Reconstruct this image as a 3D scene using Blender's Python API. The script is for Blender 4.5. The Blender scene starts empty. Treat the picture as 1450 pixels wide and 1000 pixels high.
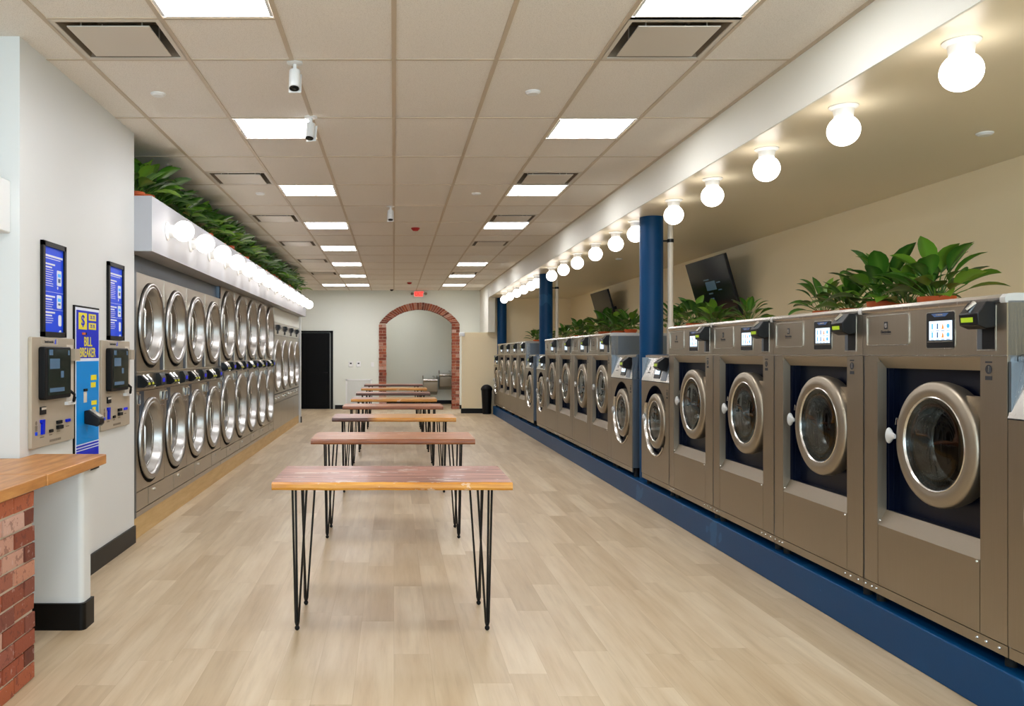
import bpy, math, random
from mathutils import Matrix, Vector
R = math.radians
sc = bpy.context.scene
C = sc.collection

# ---------------------------------------------------------------- camera, world, exposure
EYE = 1.5
cam_d = bpy.data.cameras.new('camera'); cam = bpy.data.objects.new('camera', cam_d); C.objects.link(cam)
cam.location = (0, 0, EYE); cam.rotation_euler = (R(90), 0, 0)
cam_d.sensor_width = 36.0; cam_d.lens = 36.0 * 1180 / 1450
cam_d.shift_x = 167.2 / 1450; cam_d.shift_y = 2.0 / 1450
cam_d.clip_start = 0.05; cam_d.clip_end = 100
sc.camera = cam
sc.view_settings.view_transform = 'Standard'; sc.view_settings.look = 'None'
sc.view_settings.gamma = 1.0; sc.view_settings.use_curve_mapping = False
sc.view_settings.exposure = 1.33
W = bpy.data.worlds.new('daylight_sky'); sc.world = W; W.use_nodes = True
W.node_tree.nodes['Background'].inputs[0].default_value = (0.55, 0.68, 0.85, 1)
W.node_tree.nodes['Background'].inputs[1].default_value = 1.0
sc.cycles.max_bounces = 7; sc.cycles.diffuse_bounces = 5; sc.cycles.glossy_bounces = 4
sc.cycles.transparent_max_bounces = 8; sc.cycles.sample_clamp_indirect = 8.0
sc.cycles.use_denoising = True; sc.cycles.use_light_tree = True
sc.cycles.caustics_reflective = False; sc.cycles.caustics_refractive = False
PANEL_E, GLOBE_E, WINDOW_W = 10.0, 2.35, 190.0
# daylight through the shop window behind the camera
ld = bpy.data.lights.new('window_daylight', 'AREA'); ld.shape = 'RECTANGLE'; ld.size = 7.2; ld.size_y = 2.3
ld.energy = WINDOW_W; ld.color = (0.72, 0.86, 1.0)
lo = bpy.data.objects.new('window_daylight', ld); C.objects.link(lo)
lo.location = (0.6, -3.13, 1.65); lo.rotation_euler = (R(-90), 0, R(180))

# ---------------------------------------------------------------- materials
def lin(c):
    c = c / 255.0
    return c / 12.92 if c <= 0.04045 else ((c + 0.055) / 1.055) ** 2.4
def rgb(h):
    h = h.lstrip('#')
    return (lin(int(h[0:2], 16)), lin(int(h[2:4], 16)), lin(int(h[4:6], 16)), 1)
def mat(name, h, rough=0.5, metal=0.0, emit=0.0, coat=0.0, spec=None):
    m = bpy.data.materials.new(name); m.use_nodes = True
    b = m.node_tree.nodes['Principled BSDF']
    b.inputs['Base Color'].default_value = rgb(h); b.inputs['Roughness'].default_value = rough
    b.inputs['Metallic'].default_value = metal
    if spec is not None: b.inputs['Specular IOR Level'].default_value = spec
    if coat: b.inputs['Coat Weight'].default_value = coat; b.inputs['Coat Roughness'].default_value = 0.08
    if emit:
        b.inputs['Emission Color'].default_value = rgb(h); b.inputs['Emission Strength'].default_value = emit
    return m
class NT:
    def __init__(s, m): s.m = m; s.t = m.node_tree; s.b = s.t.nodes['Principled BSDF']
    def n(s, typ, **kw):
        nd = s.t.nodes.new(typ)
        for k, v in kw.items(): setattr(nd, k, v)
        return nd
    def l(s, a, b): s.t.links.new(a, b)
    def math(s, op, a, b=None, c=None):
        nd = s.n('ShaderNodeMath', operation=op)
        for i, v in enumerate((a, b, c)):
            if v is None: continue
            if isinstance(v, (int, float)): nd.inputs[i].default_value = v
            else: s.l(v, nd.inputs[i])
        return nd.outputs[0]
    def ramp(s, fac, stops):
        nd = s.n('ShaderNodeValToRGB'); e = nd.color_ramp.elements
        e[0].position, e[0].color = stops[0][0], rgb(stops[0][1])
        e[1].position, e[1].color = stops[-1][0], rgb(stops[-1][1])
        for p, c in stops[1:-1]:
            x = e.new(p); x.color = rgb(c)
        s.l(fac, nd.inputs[0]); return nd.outputs[0]
    def coords(s, scale=(1, 1, 1), which='Object', rot=(0, 0, 0)):
        tc = s.n('ShaderNodeTexCoord'); mp = s.n('ShaderNodeMapping')
        mp.inputs['Scale'].default_value = scale; mp.inputs['Rotation'].default_value = rot
        s.l(tc.outputs[which], mp.inputs[0]); return mp.outputs[0]
    def noise(s, vec, scale, detail=3, rough=0.5):
        nd = s.n('ShaderNodeTexNoise'); nd.inputs['Scale'].default_value = scale
        nd.inputs['Detail'].default_value = detail; nd.inputs['Roughness'].default_value = rough
        s.l(vec, nd.inputs['Vector']); return nd.outputs['Fac']
    def mix(s, fac, a, b, mode='MIX'):
        nd = s.n('ShaderNodeMix', data_type='RGBA', blend_type=mode)
        if isinstance(fac, (int, float)): nd.inputs[0].default_value = fac
        else: s.l(fac, nd.inputs[0])
        for v, i in ((a, 6), (b, 7)):
            if isinstance(v, str): nd.inputs[i].default_value = rgb(v)
            else: s.l(v, nd.inputs[i])
        return nd.outputs[2]
    def bump(s, h, strength=0.2, dist=0.01):
        nd = s.n('ShaderNodeBump'); nd.inputs['Strength'].default_value = strength
        nd.inputs['Distance'].default_value = dist; s.l(h, nd.inputs['Height']); s.l(nd.outputs[0], s.b.inputs['Normal'])

def paint(name, h, h2=None, rough=0.6):
    m = mat(name, h, rough); t = NT(m)
    v = t.coords(); f = t.noise(v, 1.3, 3)
    t.l(t.mix(f, h, h2 or h), t.b.inputs['Base Color'])
    t.bump(t.noise(v, 160, 2), 0.05, 0.002); return m
M = {}
M['wall'] = paint('cream wall paint', '#dddfd4', '#e0e2d7')
M['wall_tan'] = paint('warm cream wall paint', '#f5e3bc', '#f6e5c0')
M['wall_white'] = paint('white wall paint', '#d6d7d4', '#dadbd8', 0.5)
M['bulkhead'] = paint('bulkhead satin paint', '#b2b3b8', '#b6b7bc', 0.5)
M['low_ceiling'] = paint('satin cream ceiling paint', '#efe4ca', '#ece1c7', 0.38)
M['soffit'] = paint('soffit paint', '#e2e0d3', '#e4e2d6')
M['black_trim'] = mat('black baseboard', '#0d0b09', 0.4, spec=0.2)
M['black_door'] = mat('black door paint', '#070708', 0.5, spec=0.12)
m = mat('ceiling tile', '#cbbfae', 0.9); t = NT(m); v = t.coords()
n1 = t.noise(v, 220, 2, 0.6); sp = t.ramp(n1, [(0.0, '#c4bcb2'), (0.36, '#d2cbc0'), (0.46, '#ebe5dc'), (1.0, '#efe9e1')])
t.l(sp, t.b.inputs['Base Color']); t.bump(n1, 0.3, 0.003); M['tile'] = m
M['grid'] = mat('ceiling grid metal', '#c4b49e', 0.5)
M['vent_paint'] = mat('vent painted metal', '#cfc6b8', 0.45)
M['vent_dark'] = mat('vent plenum', '#7d705f', 0.8)
M['pipe_paint'] = mat('cream pipe paint', '#e2d6c2', 0.45)
M['white_plastic'] = mat('white plastic', '#e8e8e6', 0.35)
M['gray_plastic'] = mat('light gray plastic', '#b9b8b4', 0.4)
M['panel'] = mat('led panel', '#f8f9ff', 0.5, emit=PANEL_E)
M['globe'] = mat('opal globe glass', '#fff7ee', 0.3, emit=GLOBE_E)
M['blue_paint'] = mat('gloss navy blue paint', '#003560', 0.42, spec=0.22); t = NT(M['blue_paint']); v = t.coords()
f = t.noise(v, 2.2, 5); t.l(t.mix(t.math('GREATER_THAN', f, 0.66), t.mix(f, '#00355e', '#003f6a'), '#184e78'), t.b.inputs['Base Color'])
t.bump(t.noise(v, 30, 3), 0.08, 0.004)
# plank floor
m = mat('light oak plank floor', '#cdb38c', 0.42); t = NT(m)
tc = t.n('ShaderNodeTexCoord'); sx = t.n('ShaderNodeSeparateXYZ'); t.l(tc.outputs['Object'], sx.inputs[0])
X, Y = sx.outputs[0], sx.outputs[1]
row = t.math('FLOOR', t.math('DIVIDE', X, 0.18))
wn = t.n('ShaderNodeTexWhiteNoise', noise_dimensions='1D'); t.l(row, wn.inputs['W'])
u = t.math('ADD', t.math('DIVIDE', Y, 1.22), wn.outputs['Value']); cell = t.math('FLOOR', u)
cb = t.n('ShaderNodeCombineXYZ'); t.l(row, cb.inputs[0]); t.l(cell, cb.inputs[1])
wn2 = t.n('ShaderNodeTexWhiteNoise', noise_dimensions='2D'); t.l(cb.outputs[0], wn2.inputs['Vector'])
base = t.ramp(wn2.outputs['Value'], [(0.0, '#c3b092'), (0.3, '#cab89b'), (0.6, '#d1c0a4'), (1.0, '#d8c9af')])
cg = t.n('ShaderNodeCombineXYZ'); t.l(t.math('MULTIPLY', X, 26), cg.inputs[0]); t.l(t.math('MULTIPLY', Y, 1.8), cg.inputs[1])
t.l(t.math('MULTIPLY', wn2.outputs['Value'], 37), cg.inputs[2])
gr = t.noise(cg.outputs[0], 1.0, 5, 0.6)
cg2 = t.n('ShaderNodeCombineXYZ'); t.l(t.math('MULTIPLY', X, 7), cg2.inputs[0]); t.l(t.math('MULTIPLY', Y, 0.9), cg2.inputs[1])
t.l(t.math('MULTIPLY', wn2.outputs['Value'], 91), cg2.inputs[2])
gr2 = t.noise(cg2.outputs[0], 1.0, 3, 0.5)
grc = t.ramp(gr, [(0.25, '#d9cfc0'), (0.5, '#f4efe6'), (0.75, '#ffffff')])
grc2 = t.ramp(gr2, [(0.3, '#e2d6c6'), (0.65, '#ffffff')])
col = t.mix(0.75, base, grc, 'MULTIPLY'); col = t.mix(0.7, col, grc2, 'MULTIPLY')
fx = t.math('FRACT', t.math('DIVIDE', X, 0.18)); fy = t.math('FRACT', u)
ex = t.math('LESS_THAN', t.math('MINIMUM', fx, t.math('SUBTRACT', 1.0, fx)), 0.007)
ey = t.math('LESS_THAN', t.math('MINIMUM', fy, t.math('SUBTRACT', 1.0, fy)), 0.001)
seam = t.math('MULTIPLY', t.math('MAXIMUM', ex, ey), 0.28)
t.l(t.mix(seam, col, '#8f7450'), t.b.inputs['Base Color'])
t.l(t.math('ADD', t.math('MULTIPLY', gr, 0.15), 0.33), t.b.inputs['Roughness'])
t.bump(gr, 0.06, 0.002); M['floor'] = m
# stainless
def steel(name, h, h2, rough, vert=True, r2=0.08):
    m = mat(name, h, rough, 1.0); t = NT(m)
    v = t.coords((1, 1, 60) if not vert else (60, 60, 1.2)); f = t.noise(v, 3.0, 3)
    t.l(t.mix(f, h, h2), t.b.inputs['Base Color'])
    t.l(t.math('ADD', t.math('MULTIPLY', f, r2), rough - r2 / 2), t.b.inputs['Roughness']); return m
M['steel'] = steel('brushed stainless', '#998e7d', '#a39887', 0.38)
M['steel_sill'] = steel('matte stainless', '#8f8474', '#968b7b', 0.55)
M['steel_light'] = steel('satin stainless trim', '#c6c2ba', '#d2cec6', 0.26)
M['steel_ring'] = mat('door ring metal', '#9e9382', 0.42, 0.95)
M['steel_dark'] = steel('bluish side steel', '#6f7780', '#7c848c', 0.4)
M['drum'] = mat('drum steel', '#4c4a47', 0.18, 1.0)
M['chrome'] = mat('chrome', '#dcdcda', 0.1, 1.0)
M['dryer_chrome'] = mat('dryer door bright steel', '#adaba7', 0.34, 1.0)
M['dryer_steel'] = steel('dryer stainless', '#a89f8f', '#b4ab9b', 0.3)
M['navy_recess'] = mat('navy recess enamel', '#02081c', 0.35, spec=0.25)
M['navy_panel'] = mat('slate blue panel', '#26384a', 0.4)
M['rubber'] = mat('black rubber', '#060607', 0.5, spec=0.2)
M['black_plastic'] = mat('black plastic', '#0a0a0c', 0.35, spec=0.3)
M['gap'] = mat('dark shadow gap', '#0c0b0a', 0.8)
M['lcd'] = mat('green reader display', '#8ea818', 0.4, emit=0.2)
M['lcd_blue'] = mat('blue reader display', '#0c16a8', 0.4, emit=0.35)
M['led_yellow'] = mat('reader indicator', '#a8a828', 0.4, emit=0.12)
M['screen_on'] = mat('lit touch display', '#cfe4f4', 0.3, emit=0.5)
M['icon_blue'] = mat('blue icon', '#3a8fd0', 0.4, emit=0.4)
M['icon_orange'] = mat('orange icon', '#e07a30', 0.4, emit=0.4)
M['icon_navy'] = mat('dark icon', '#38507a', 0.4, emit=0.15)
M['mark'] = mat('printed mark', '#22242a', 0.5)
M['mark_white'] = mat('white print', '#e4e8f2', 0.5)
M['bolt'] = mat('bolt steel', '#d8d8d4', 0.25, 1.0)
# glass
def glass(name, tint, refl=0.04):
    m = bpy.data.materials.new(name); m.use_nodes = True; nt = m.node_tree; nt.nodes.clear()
    o = nt.nodes.new('ShaderNodeOutputMaterial'); mx = nt.nodes.new('ShaderNodeMixShader')
    tr = nt.nodes.new('ShaderNodeBsdfTransparent'); gl = nt.nodes.new('ShaderNodeBsdfGlossy')
    lw = nt.nodes.new('ShaderNodeLayerWeight'); pw = nt.nodes.new('ShaderNodeMath'); pw.operation = 'POWER'; pw.inputs[1].default_value = 4.0
    fr = nt.nodes.new('ShaderNodeMath'); fr.operation = 'MULTIPLY_ADD'; fr.inputs[1].default_value = 0.6; fr.inputs[2].default_value = refl
    nt.links.new(lw.outputs['Facing'], pw.inputs[0]); nt.links.new(pw.outputs[0], fr.inputs[0])
    tr.inputs[0].default_value = rgb(tint); gl.inputs['Roughness'].default_value = 0.03
    gl.inputs['Color'].default_value = (0.9, 0.9, 0.9, 1)
    nt.links.new(fr.outputs[0], mx.inputs[0]); nt.links.new(tr.outputs[0], mx.inputs[1]); nt.links.new(gl.outputs[0], mx.inputs[2])
    nt.links.new(mx.outputs[0], o.inputs[0]); return m
M['glass'] = glass('door glass', '#7c8080')
M['glass_dark'] = glass('dryer door glass', '#70716a', 0.38)
M['window_glass'] = glass('window glass', '#f2f6f6')
# woods
def wood(name, stops, scale=(1.2, 14, 14), rough=0.45, coat=0.06, split=None, wear=0.0):
    m = mat(name, stops[0][1], rough, coat=coat); t = NT(m)
    v = t.coords(scale); f = t.noise(v, 1.6, 6, 0.62)
    c = t.ramp(f, stops)
    tc = t.n('ShaderNodeTexCoord'); s2 = t.n('ShaderNodeSeparateXYZ'); t.l(tc.outputs['Object'], s2.inputs[0])
    if split:
        k = t.math('MULTIPLY', t.math('SUBTRACT', split[0], s2.outputs[0]), 9.0)
        k = t.math('MINIMUM', t.math('MAXIMUM', k, 0.0), 1.0)
        c = t.mix(k, c, t.ramp(f, split[1]))
    if wear:
        g = t.noise(t.coords((4, 12, 8)), 1.4, 4, 0.65)
        g = t.math('MULTIPLY', t.math('GREATER_THAN', g, 0.615), wear)
        c = t.mix(g, c, '#e6dccb')
    t.l(c, t.b.inputs['Base Color']); t.bump(f, 0.08, 0.002); return m
RED = [(0.3, '#5c3020'), (0.47, '#8a5440'), (0.55, '#a06a54'), (0.7, '#ba8468')]
BRN = [(0.3, '#6a3616'), (0.5, '#8a4c22'), (0.7, '#a05f2e')]
GOLD = [(0.3, '#a8661c'), (0.5, '#c98628'), (0.7, '#dba040')]
DRK = [(0.3, '#3c1e10'), (0.5, '#532c18'), (0.7, '#6a3a20')]
M['top_red'] = wood('red brown table top', RED, wear=0.5)
M['top_brown'] = wood('brown table top', [(0.3, '#8a5530'), (0.5, '#a56a3e'), (0.7, '#b57b4b')], wear=0.25)
M['edge_gold'] = wood('golden live edge', GOLD, (2, 8, 40), wear=0.35)
M['edge_brown'] = wood('brown edge', BRN, (2, 8, 40))
M['edge_dark'] = wood('dark edge', DRK, (2, 8, 40))
M['edge_split'] = wood('two tone edge', GOLD, (2, 8, 40), split=(-0.18, DRK))
M['top_split'] = wood('two tone table top', [(0.3, '#a5743e'), (0.5, '#c08a4c'), (0.7, '#cc9a5c')], split=(-0.18, RED))
M['counter'] = wood('golden oak counter', [(0.3, '#9c6630'), (0.5, '#bb7f42'), (0.7, '#cf9658')], (14, 1.6, 14), 0.42, 0.1)
M['toe'] = wood('pale wood toe kick', [(0.3, '#b8955e'), (0.5, '#c4a26a'), (0.7, '#cdae78')], (3, 1.2, 12), 0.5, 0.0)
M['leg_metal'] = mat('black powder coat', '#0c0c0d', 0.35, 0.3)
# bricks
m = mat('old red brick', '#8e4a3a', 0.85); t = NT(m)
g = t.n('ShaderNodeNewGeometry'); v = t.coords()
bc = t.ramp(g.outputs['Random Per Island'], [(0.0, '#64301f'), (0.2, '#984a2e'), (0.38, '#7a4232'), (0.55, '#a85834'), (0.7, '#8f4e3c'), (0.86, '#b57a60'), (1.0, '#c6a596')])
nz = t.noise(v, 18, 5, 0.65)
bc = t.mix(t.math('MULTIPLY', t.math('GREATER_THAN', nz, 0.62), 0.4), bc, '#c7aaa0')
bc = t.mix(t.math('MULTIPLY', t.math('LESS_THAN', nz, 0.42), 0.5), bc, '#5c2a22')
t.l(bc, t.b.inputs['Base Color']); t.bump(t.noise(v, 60, 5, 0.7), 0.5, 0.006); M['brick'] = m
M['mortar'] = paint('sandy mortar', '#c9b9a4', '#b9a890', 0.95)
# leaves
m = mat('glossy leaf', '#2c5a20', 0.38); t = NT(m)
at = t.n('ShaderNodeAttribute', attribute_name='mid'); g = t.n('ShaderNodeNewGeometry')
lc = t.ramp(g.outputs['Random Per Island'], [(0.0, '#1c4413'), (0.4, '#2b5a16'), (0.75, '#41761a'), (1.0, '#76982a')])
lc = t.mix(t.math('MULTIPLY', at.outputs['Fac'], 0.55), lc, '#6d9a38')
t.l(lc, t.b.inputs['Base Color']); t.b.inputs['Subsurface Weight'].default_value = 0.0; M['leaf'] = m
M['terracotta'] = mat('terracotta', '#cc5c28', 0.7)
M['soil'] = mat('potting soil', '#2a1c12', 0.95)
# kiosk / signs
M['kiosk'] = mat('beige kiosk steel', '#b5a894', 0.45, 0.25)
M['kiosk_screen'] = mat('kiosk display glass', '#15201c', 0.08, emit=0.05)
M['kiosk_ui'] = mat('kiosk display blue', '#4b6680', 0.2, emit=0.08)
M['sign_blue'] = mat('royal blue print', '#0846e6', 0.35, spec=0.25)
M['sign_dark_blue'] = mat('deep blue print', '#0022c4', 0.4, spec=0.2)
M['sky_blue'] = mat('sky blue print', '#0088d8', 0.4, spec=0.2)
M['yellow'] = mat('yellow print', '#e8d818', 0.4)
M['exit_red'] = mat('exit sign red', '#ff0c06', 0.4, emit=1.4)
M['exit_white'] = mat('exit sign housing', '#ece0dc', 0.4)
M['tv_screen'] = mat('tv screen', '#03060e', 0.16, spec=0.25)
M['tv_dim'] = mat('dim screen patches', '#3d5564', 0.2, emit=0.12)
M['bin'] = mat('black bin plastic', '#060607', 0.5, spec=0.2)

# ---------------------------------------------------------------- mesh builder
class MB:
    def __init__(s): s.v = []; s.f = []; s.m = []; s.att = None
    def add(s, vs, fs, m=0):
        k = len(s.v); s.v += [tuple(p) for p in vs]
        for f in fs: s.f.append([i + k for i in f]); s.m.append(m)
        return s
    def box(s, x0, y0, z0, x1, y1, z1, m=0):
        if x0 > x1: x0, x1 = x1, x0
        if y0 > y1: y0, y1 = y1, y0
        if z0 > z1: z0, z1 = z1, z0
        v = [(x, y, z) for x in (x0, x1) for y in (y0, y1) for z in (z0, z1)]
        return s.add(v, [(0, 1, 3, 2), (4, 6, 7, 5), (0, 4, 5, 1), (2, 3, 7, 6), (0, 2, 6, 4), (1, 5, 7, 3)], m)
    def hexa(s, lo, hi, m=0):   # two quads, lower ring / upper ring, same order
        v = list(lo) + list(hi)
        return s.add(v, [(3, 2, 1, 0), (4, 5, 6, 7), (0, 1, 5, 4), (1, 2, 6, 5), (2, 3, 7, 6), (3, 0, 4, 7)], m)
    def prism(s, poly, axis, a, b, m=0):   # poly in the other two axes
        def P(p, q):
            return {'x': (q, p[0], p[1]), 'y': (p[0], q, p[1]), 'z': (p[0], p[1], q)}[axis]
        n = len(poly); v = [P(p, a) for p in poly] + [P(p, b) for p in poly]
        fs = [tuple(range(n - 1, -1, -1)), tuple(range(n, 2 * n))] + [(i, (i + 1) % n, n + (i + 1) % n, n + i) for i in range(n)]
        return s.add(v, fs, m)
    def tube(s, pts, r, n=8, m=0, cap=True):
        pts = [Vector(p) for p in pts]; rs = r if isinstance(r, (list, tuple)) else [r] * len(pts)
        k = len(s.v); up = None
        for i, p in enumerate(pts):
            d = (pts[min(i + 1, len(pts) - 1)] - pts[max(i - 1, 0)]).normalized()
            if up is None: up = Vector((0, 0, 1)) if abs(d.z) < 0.9 else Vector((1, 0, 0))
            a = d.cross(up).normalized(); b = d.cross(a).normalized(); up = -b if b.dot(up) < 0 else b
            a = d.cross(up).normalized(); b = a.cross(d).normalized()
            for j in range(n):
                t = 2 * math.pi * j / n
                s.v.append(tuple(p + (a * math.cos(t) + b * math.sin(t)) * rs[i]))
        for i in range(len(pts) - 1):
            for j in range(n):
                j2 = (j + 1) % n
                s.f.append([k + i * n + j, k + i * n + j2, k + (i + 1) * n + j2, k + (i + 1) * n + j]); s.m.append(m)
        if cap:
            s.f.append([k + j for j in range(n)][::-1]); s.m.append(m)
            s.f.append([k + (len(pts) - 1) * n + j for j in range(n)]); s.m.append(m)
        return s
    def lathe(s, prof, c, axis='z', n=32, m=0, a0=0.0, a1=2 * math.pi, close=False):
        # prof: (radius, height along axis)
        full = abs(a1 - a0 - 2 * math.pi) < 1e-6; cnt = n if full else n + 1
        k = len(s.v); L = len(prof)
        for j in range(cnt):
            t = a0 + (a1 - a0) * j / n; ct, st = math.cos(t), math.sin(t)
            for r, h in prof:
                if axis == 'z': s.v.append((c[0] + r * ct, c[1] + r * st, c[2] + h))
                elif axis == 'y': s.v.append((c[0] + r * ct, c[1] + h, c[2] + r * st))
                else: s.v.append((c[0] + h, c[1] + r * ct, c[2] + r * st))
        for j in range(n):
            j2 = (j + 1) % cnt
            for i in range(L - 1 if not close else L):
                i2 = (i + 1) % L
                s.f.append([k + j * L + i, k + j2 * L + i, k + j2 * L + i2, k + j * L + i2]); s.m.append(m)
        return s
    def disc(s, c, r, axis='y', n=32, m=0, h=0.0):
        v = []
        for j in range(n):
            t = 2 * math.pi * j / n; a, b = r * math.cos(t), r * math.sin(t)
            v.append({'y': (c[0] + a, c[1], c[2] + b), 'z': (c[0] + a, c[1] + b, c[2]), 'x': (c[0], c[1] + a, c[2] + b)}[axis])
        return s.add(v, [tuple(range(n))], m)
    def cyl(s, c, r, h, axis='z', n=24, m=0):   # solid from c to c+h along axis
        s.lathe([(r, 0), (r, h)], c, axis, n, m)
        o = {'x': (h, 0, 0), 'y': (0, h, 0), 'z': (0, 0, h)}[axis]
        s.disc(c, r, axis, n, m); return s.disc([c[i] + o[i] for i in range(3)], r, axis, n, m)
    def sphere(s, c, r, n=24, m=0, sc=(1, 1, 1)):
        L = n // 2; k = len(s.v)
        for i in range(L + 1):
            a = math.pi * i / L
            for j in range(n):
                t = 2 * math.pi * j / n
                s.v.append((c[0] + sc[0] * r * math.sin(a) * math.cos(t), c[1] + sc[1] * r * math.sin(a) * math.sin(t), c[2] + sc[2] * r * math.cos(a)))
        for i in range(L):
            for j in range(n):
                j2 = (j + 1) % n
                s.f.append([k + i * n + j, k + (i + 1) * n + j, k + (i + 1) * n + j2, k + i * n + j2]); s.m.append(m)
        return s
    def plate_hole(s, x0, z0, x1, z1, cx, cz, r, y, m=0, n=48):
        A = [2 * math.pi * i / n for i in range(n)]
        for px, pz in ((x0, z0), (x1, z0), (x0, z1), (x1, z1)):
            A.append(math.atan2(pz - cz, px - cx) % (2 * math.pi))
        A = sorted(set(round(a, 6) for a in A)); vs = []
        for a in A:
            c, d = math.cos(a), math.sin(a); ts = []
            if abs(c) > 1e-9: ts.append(((x1 if c > 0 else x0) - cx) / c)
            if abs(d) > 1e-9: ts.append(((z1 if d > 0 else z0) - cz) / d)
            q = min(ts); vs += [(cx + r * c, y, cz + r * d), (cx + q * c, y, cz + q * d)]
        N = len(A)
        return s.add(vs, [(2 * i, 2 * i + 1, 2 * ((i + 1) % N) + 1, 2 * ((i + 1) % N)) for i in range(N)], m)
    def build(s, name, mats, parent=None, smooth=35, bevel=0, merge=False):
        me = bpy.data.meshes.new(name); me.from_pydata(s.v, [], s.f)
        if not isinstance(mats, (list, tuple)): mats = [mats]
        for q in mats: me.materials.append(q)
        me.polygons.foreach_set('material_index', s.m)
        import bmesh
        bm = bmesh.new(); bm.from_mesh(me); bmesh.ops.recalc_face_normals(bm, faces=bm.faces); bm.to_mesh(me); bm.free()
        if s.att is not None:
            a = me.attributes.new('mid', 'FLOAT', 'POINT'); a.data.foreach_set('value', s.att)
        if smooth:
            me.polygons.foreach_set('use_smooth', [True] * len(me.polygons)); me.set_sharp_from_angle(angle=R(smooth))
        me.update()
        o = bpy.data.objects.new(name, me); C.objects.link(o)
        if bevel:
            b = o.modifiers.new('bevel', 'BEVEL'); b.width = bevel; b.segments = 2; b.limit_method = 'ANGLE'; b.angle_limit = R(40)
        if parent is not None: o.parent = parent
        return o
def tag(o, label, cat, group=None, kind=None):
    if label: o['label'] = label
    if cat: o['category'] = cat
    if group: o['group'] = group
    if kind: o['kind'] = kind
    return o
def thing(name, label, cat, loc=(0, 0, 0), rz=0.0, group=None):
    o = bpy.data.objects.new(name, None); C.objects.link(o); o.empty_display_size = 0.1
    o.location = loc; o.rotation_euler = (0, 0, rz); return tag(o, label, cat, group)
def struct(name, mb, mats, label=None, **kw):
    o = mb.build(name, mats, **kw); o['kind'] = 'structure'
    if label: o['label'] = label
    return o
KIDS = {}
def kids(o):
    if o.name not in KIDS: KIDS[o.name] = [c for c in bpy.data.objects if c.parent is o]
    return KIDS[o.name]
def copy_tree(o, parent=None, tree=None):
    c = o.copy(); C.objects.link(c)
    if parent is not None: c.parent = parent
    for ch in kids(o): copy_tree(ch, c)
    return c
def dup(o, loc, label, group=None, rz=None):
    c = copy_tree(o); c.location = loc; c['label'] = label
    if group: c['group'] = group
    if rz is not None: c.rotation_euler = (0, 0, rz)
    return c
def text(name, body, size, m, parent, loc, sx=1.0, align='CENTER', rx=90):
    cu = bpy.data.curves.new(name, 'FONT'); cu.body = body; cu.size = size; cu.align_x = align; cu.align_y = 'CENTER'
    cu.extrude = 0.0006; cu.resolution_u = 3; cu.offset = size * 0.012
    tmp = bpy.data.objects.new('tmp', cu); C.objects.link(tmp)
    dg = bpy.context.evaluated_depsgraph_get(); me = bpy.data.meshes.new_from_object(tmp.evaluated_get(dg))
    bpy.data.objects.remove(tmp); bpy.data.curves.remove(cu)
    me.materials.clear(); me.materials.append(m); me.name = name
    o = bpy.data.objects.new(name, me); C.objects.link(o)
    o.rotation_euler = (R(rx), 0, 0); o.scale = (sx, 1, 1); o.location = loc; o.parent = parent
    return o
ORD = ['first', 'second', 'third', 'fourth', 'fifth', 'sixth', 'seventh', 'eighth', 'ninth', 'tenth', 'eleventh', 'twelfth',
       'thirteenth', 'fourteenth', 'fifteenth', 'sixteenth', 'seventeenth', 'eighteenth', 'nineteenth', 'twentieth',
       'twenty-first', 'twenty-second', 'twenty-third', 'twenty-fourth', 'twenty-fifth', 'twenty-sixth', 'twenty-seventh', 'twenty-eighth']

# ---------------------------------------------------------------- the room
HC, LC, XB, XR, YB = 3.26, 2.925, 2.375, 4.5, 22.9     # ceiling, low ceiling, soffit x, right wall x, back wall y
YR = 21.2                                               # end of the right bay
struct('floor', MB().box(-4, -3, -0.05, XR, 25.5, 0), M['floor'])
mb = MB(); rows = []                                    # ceiling with its grid, openings left for lights and vents
y = 4.97 - 1.22 * 7
Yl = []
while y < YB + 0.6: Yl += [y, y + 0.61]; y += 1.22
Yl = [a for a in Yl if -3.1 < a < YB]; Yl = [-3.05] + Yl[0:] + [YB]
Xl = [-4, -2.44, -1.83, -1.22, -0.61, 0, 0.61, 1.22, 1.83, XB]
L_l = [3.75 + 2.44 * i for i in range(8)]
lights = [(-1.22, yy) for yy in L_l] + [(-1.83, L_l[7])] + [(1.22, yy) for i, yy in enumerate(L_l) if i != 4] + [(-1.22, 1.31), (1.22, 1.31)]
vents = [(-1.83, yy + 0.61 * 0 ) for yy in (4.36, 8.02, 10.46, 12.90, 15.34, 17.78)] + [(1.22, yy) for yy in (4.36, 8.02, 10.46, 12.90, 17.78)]
def is_hole(x, y):
    return any(abs(x - a) < 0.05 and abs(y - b) < 0.12 for a, b in lights + vents)
for i in range(len(Xl) - 1):
    for j in range(len(Yl) - 1):
        if not is_hole(Xl[i], Yl[j]):
            mb.add([(Xl[i], Yl[j], HC), (Xl[i + 1], Yl[j], HC), (Xl[i + 1], Yl[j + 1], HC), (Xl[i], Yl[j + 1], HC)], [(0, 1, 2, 3)])
mb.box(-4, -3.05, HC + 0.22, XB, YB, HC + 0.26)
for x in Xl[1:-1]: mb.box(x - 0.013, -3, HC - 0.006, x + 0.013, YB, HC + 0.002, 1)
for y_ in [a for k, a in enumerate(Yl[1:-1])]:
    k = round((y_ - 4.97) / 0.61)
    if k % 2 == 0: mb.box(-4, y_ - 0.009, HC - 0.004, XB, y_ + 0.009, HC + 0.002, 1)
for a, b in lights + vents:
    for yy in (b, b + 0.61): mb.box(a, yy - 0.011, HC - 0.005, a + 0.61, yy + 0.011, HC + 0.002, 1)
struct('ceiling', mb, [M['tile'], M['grid']], smooth=0)
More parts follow.
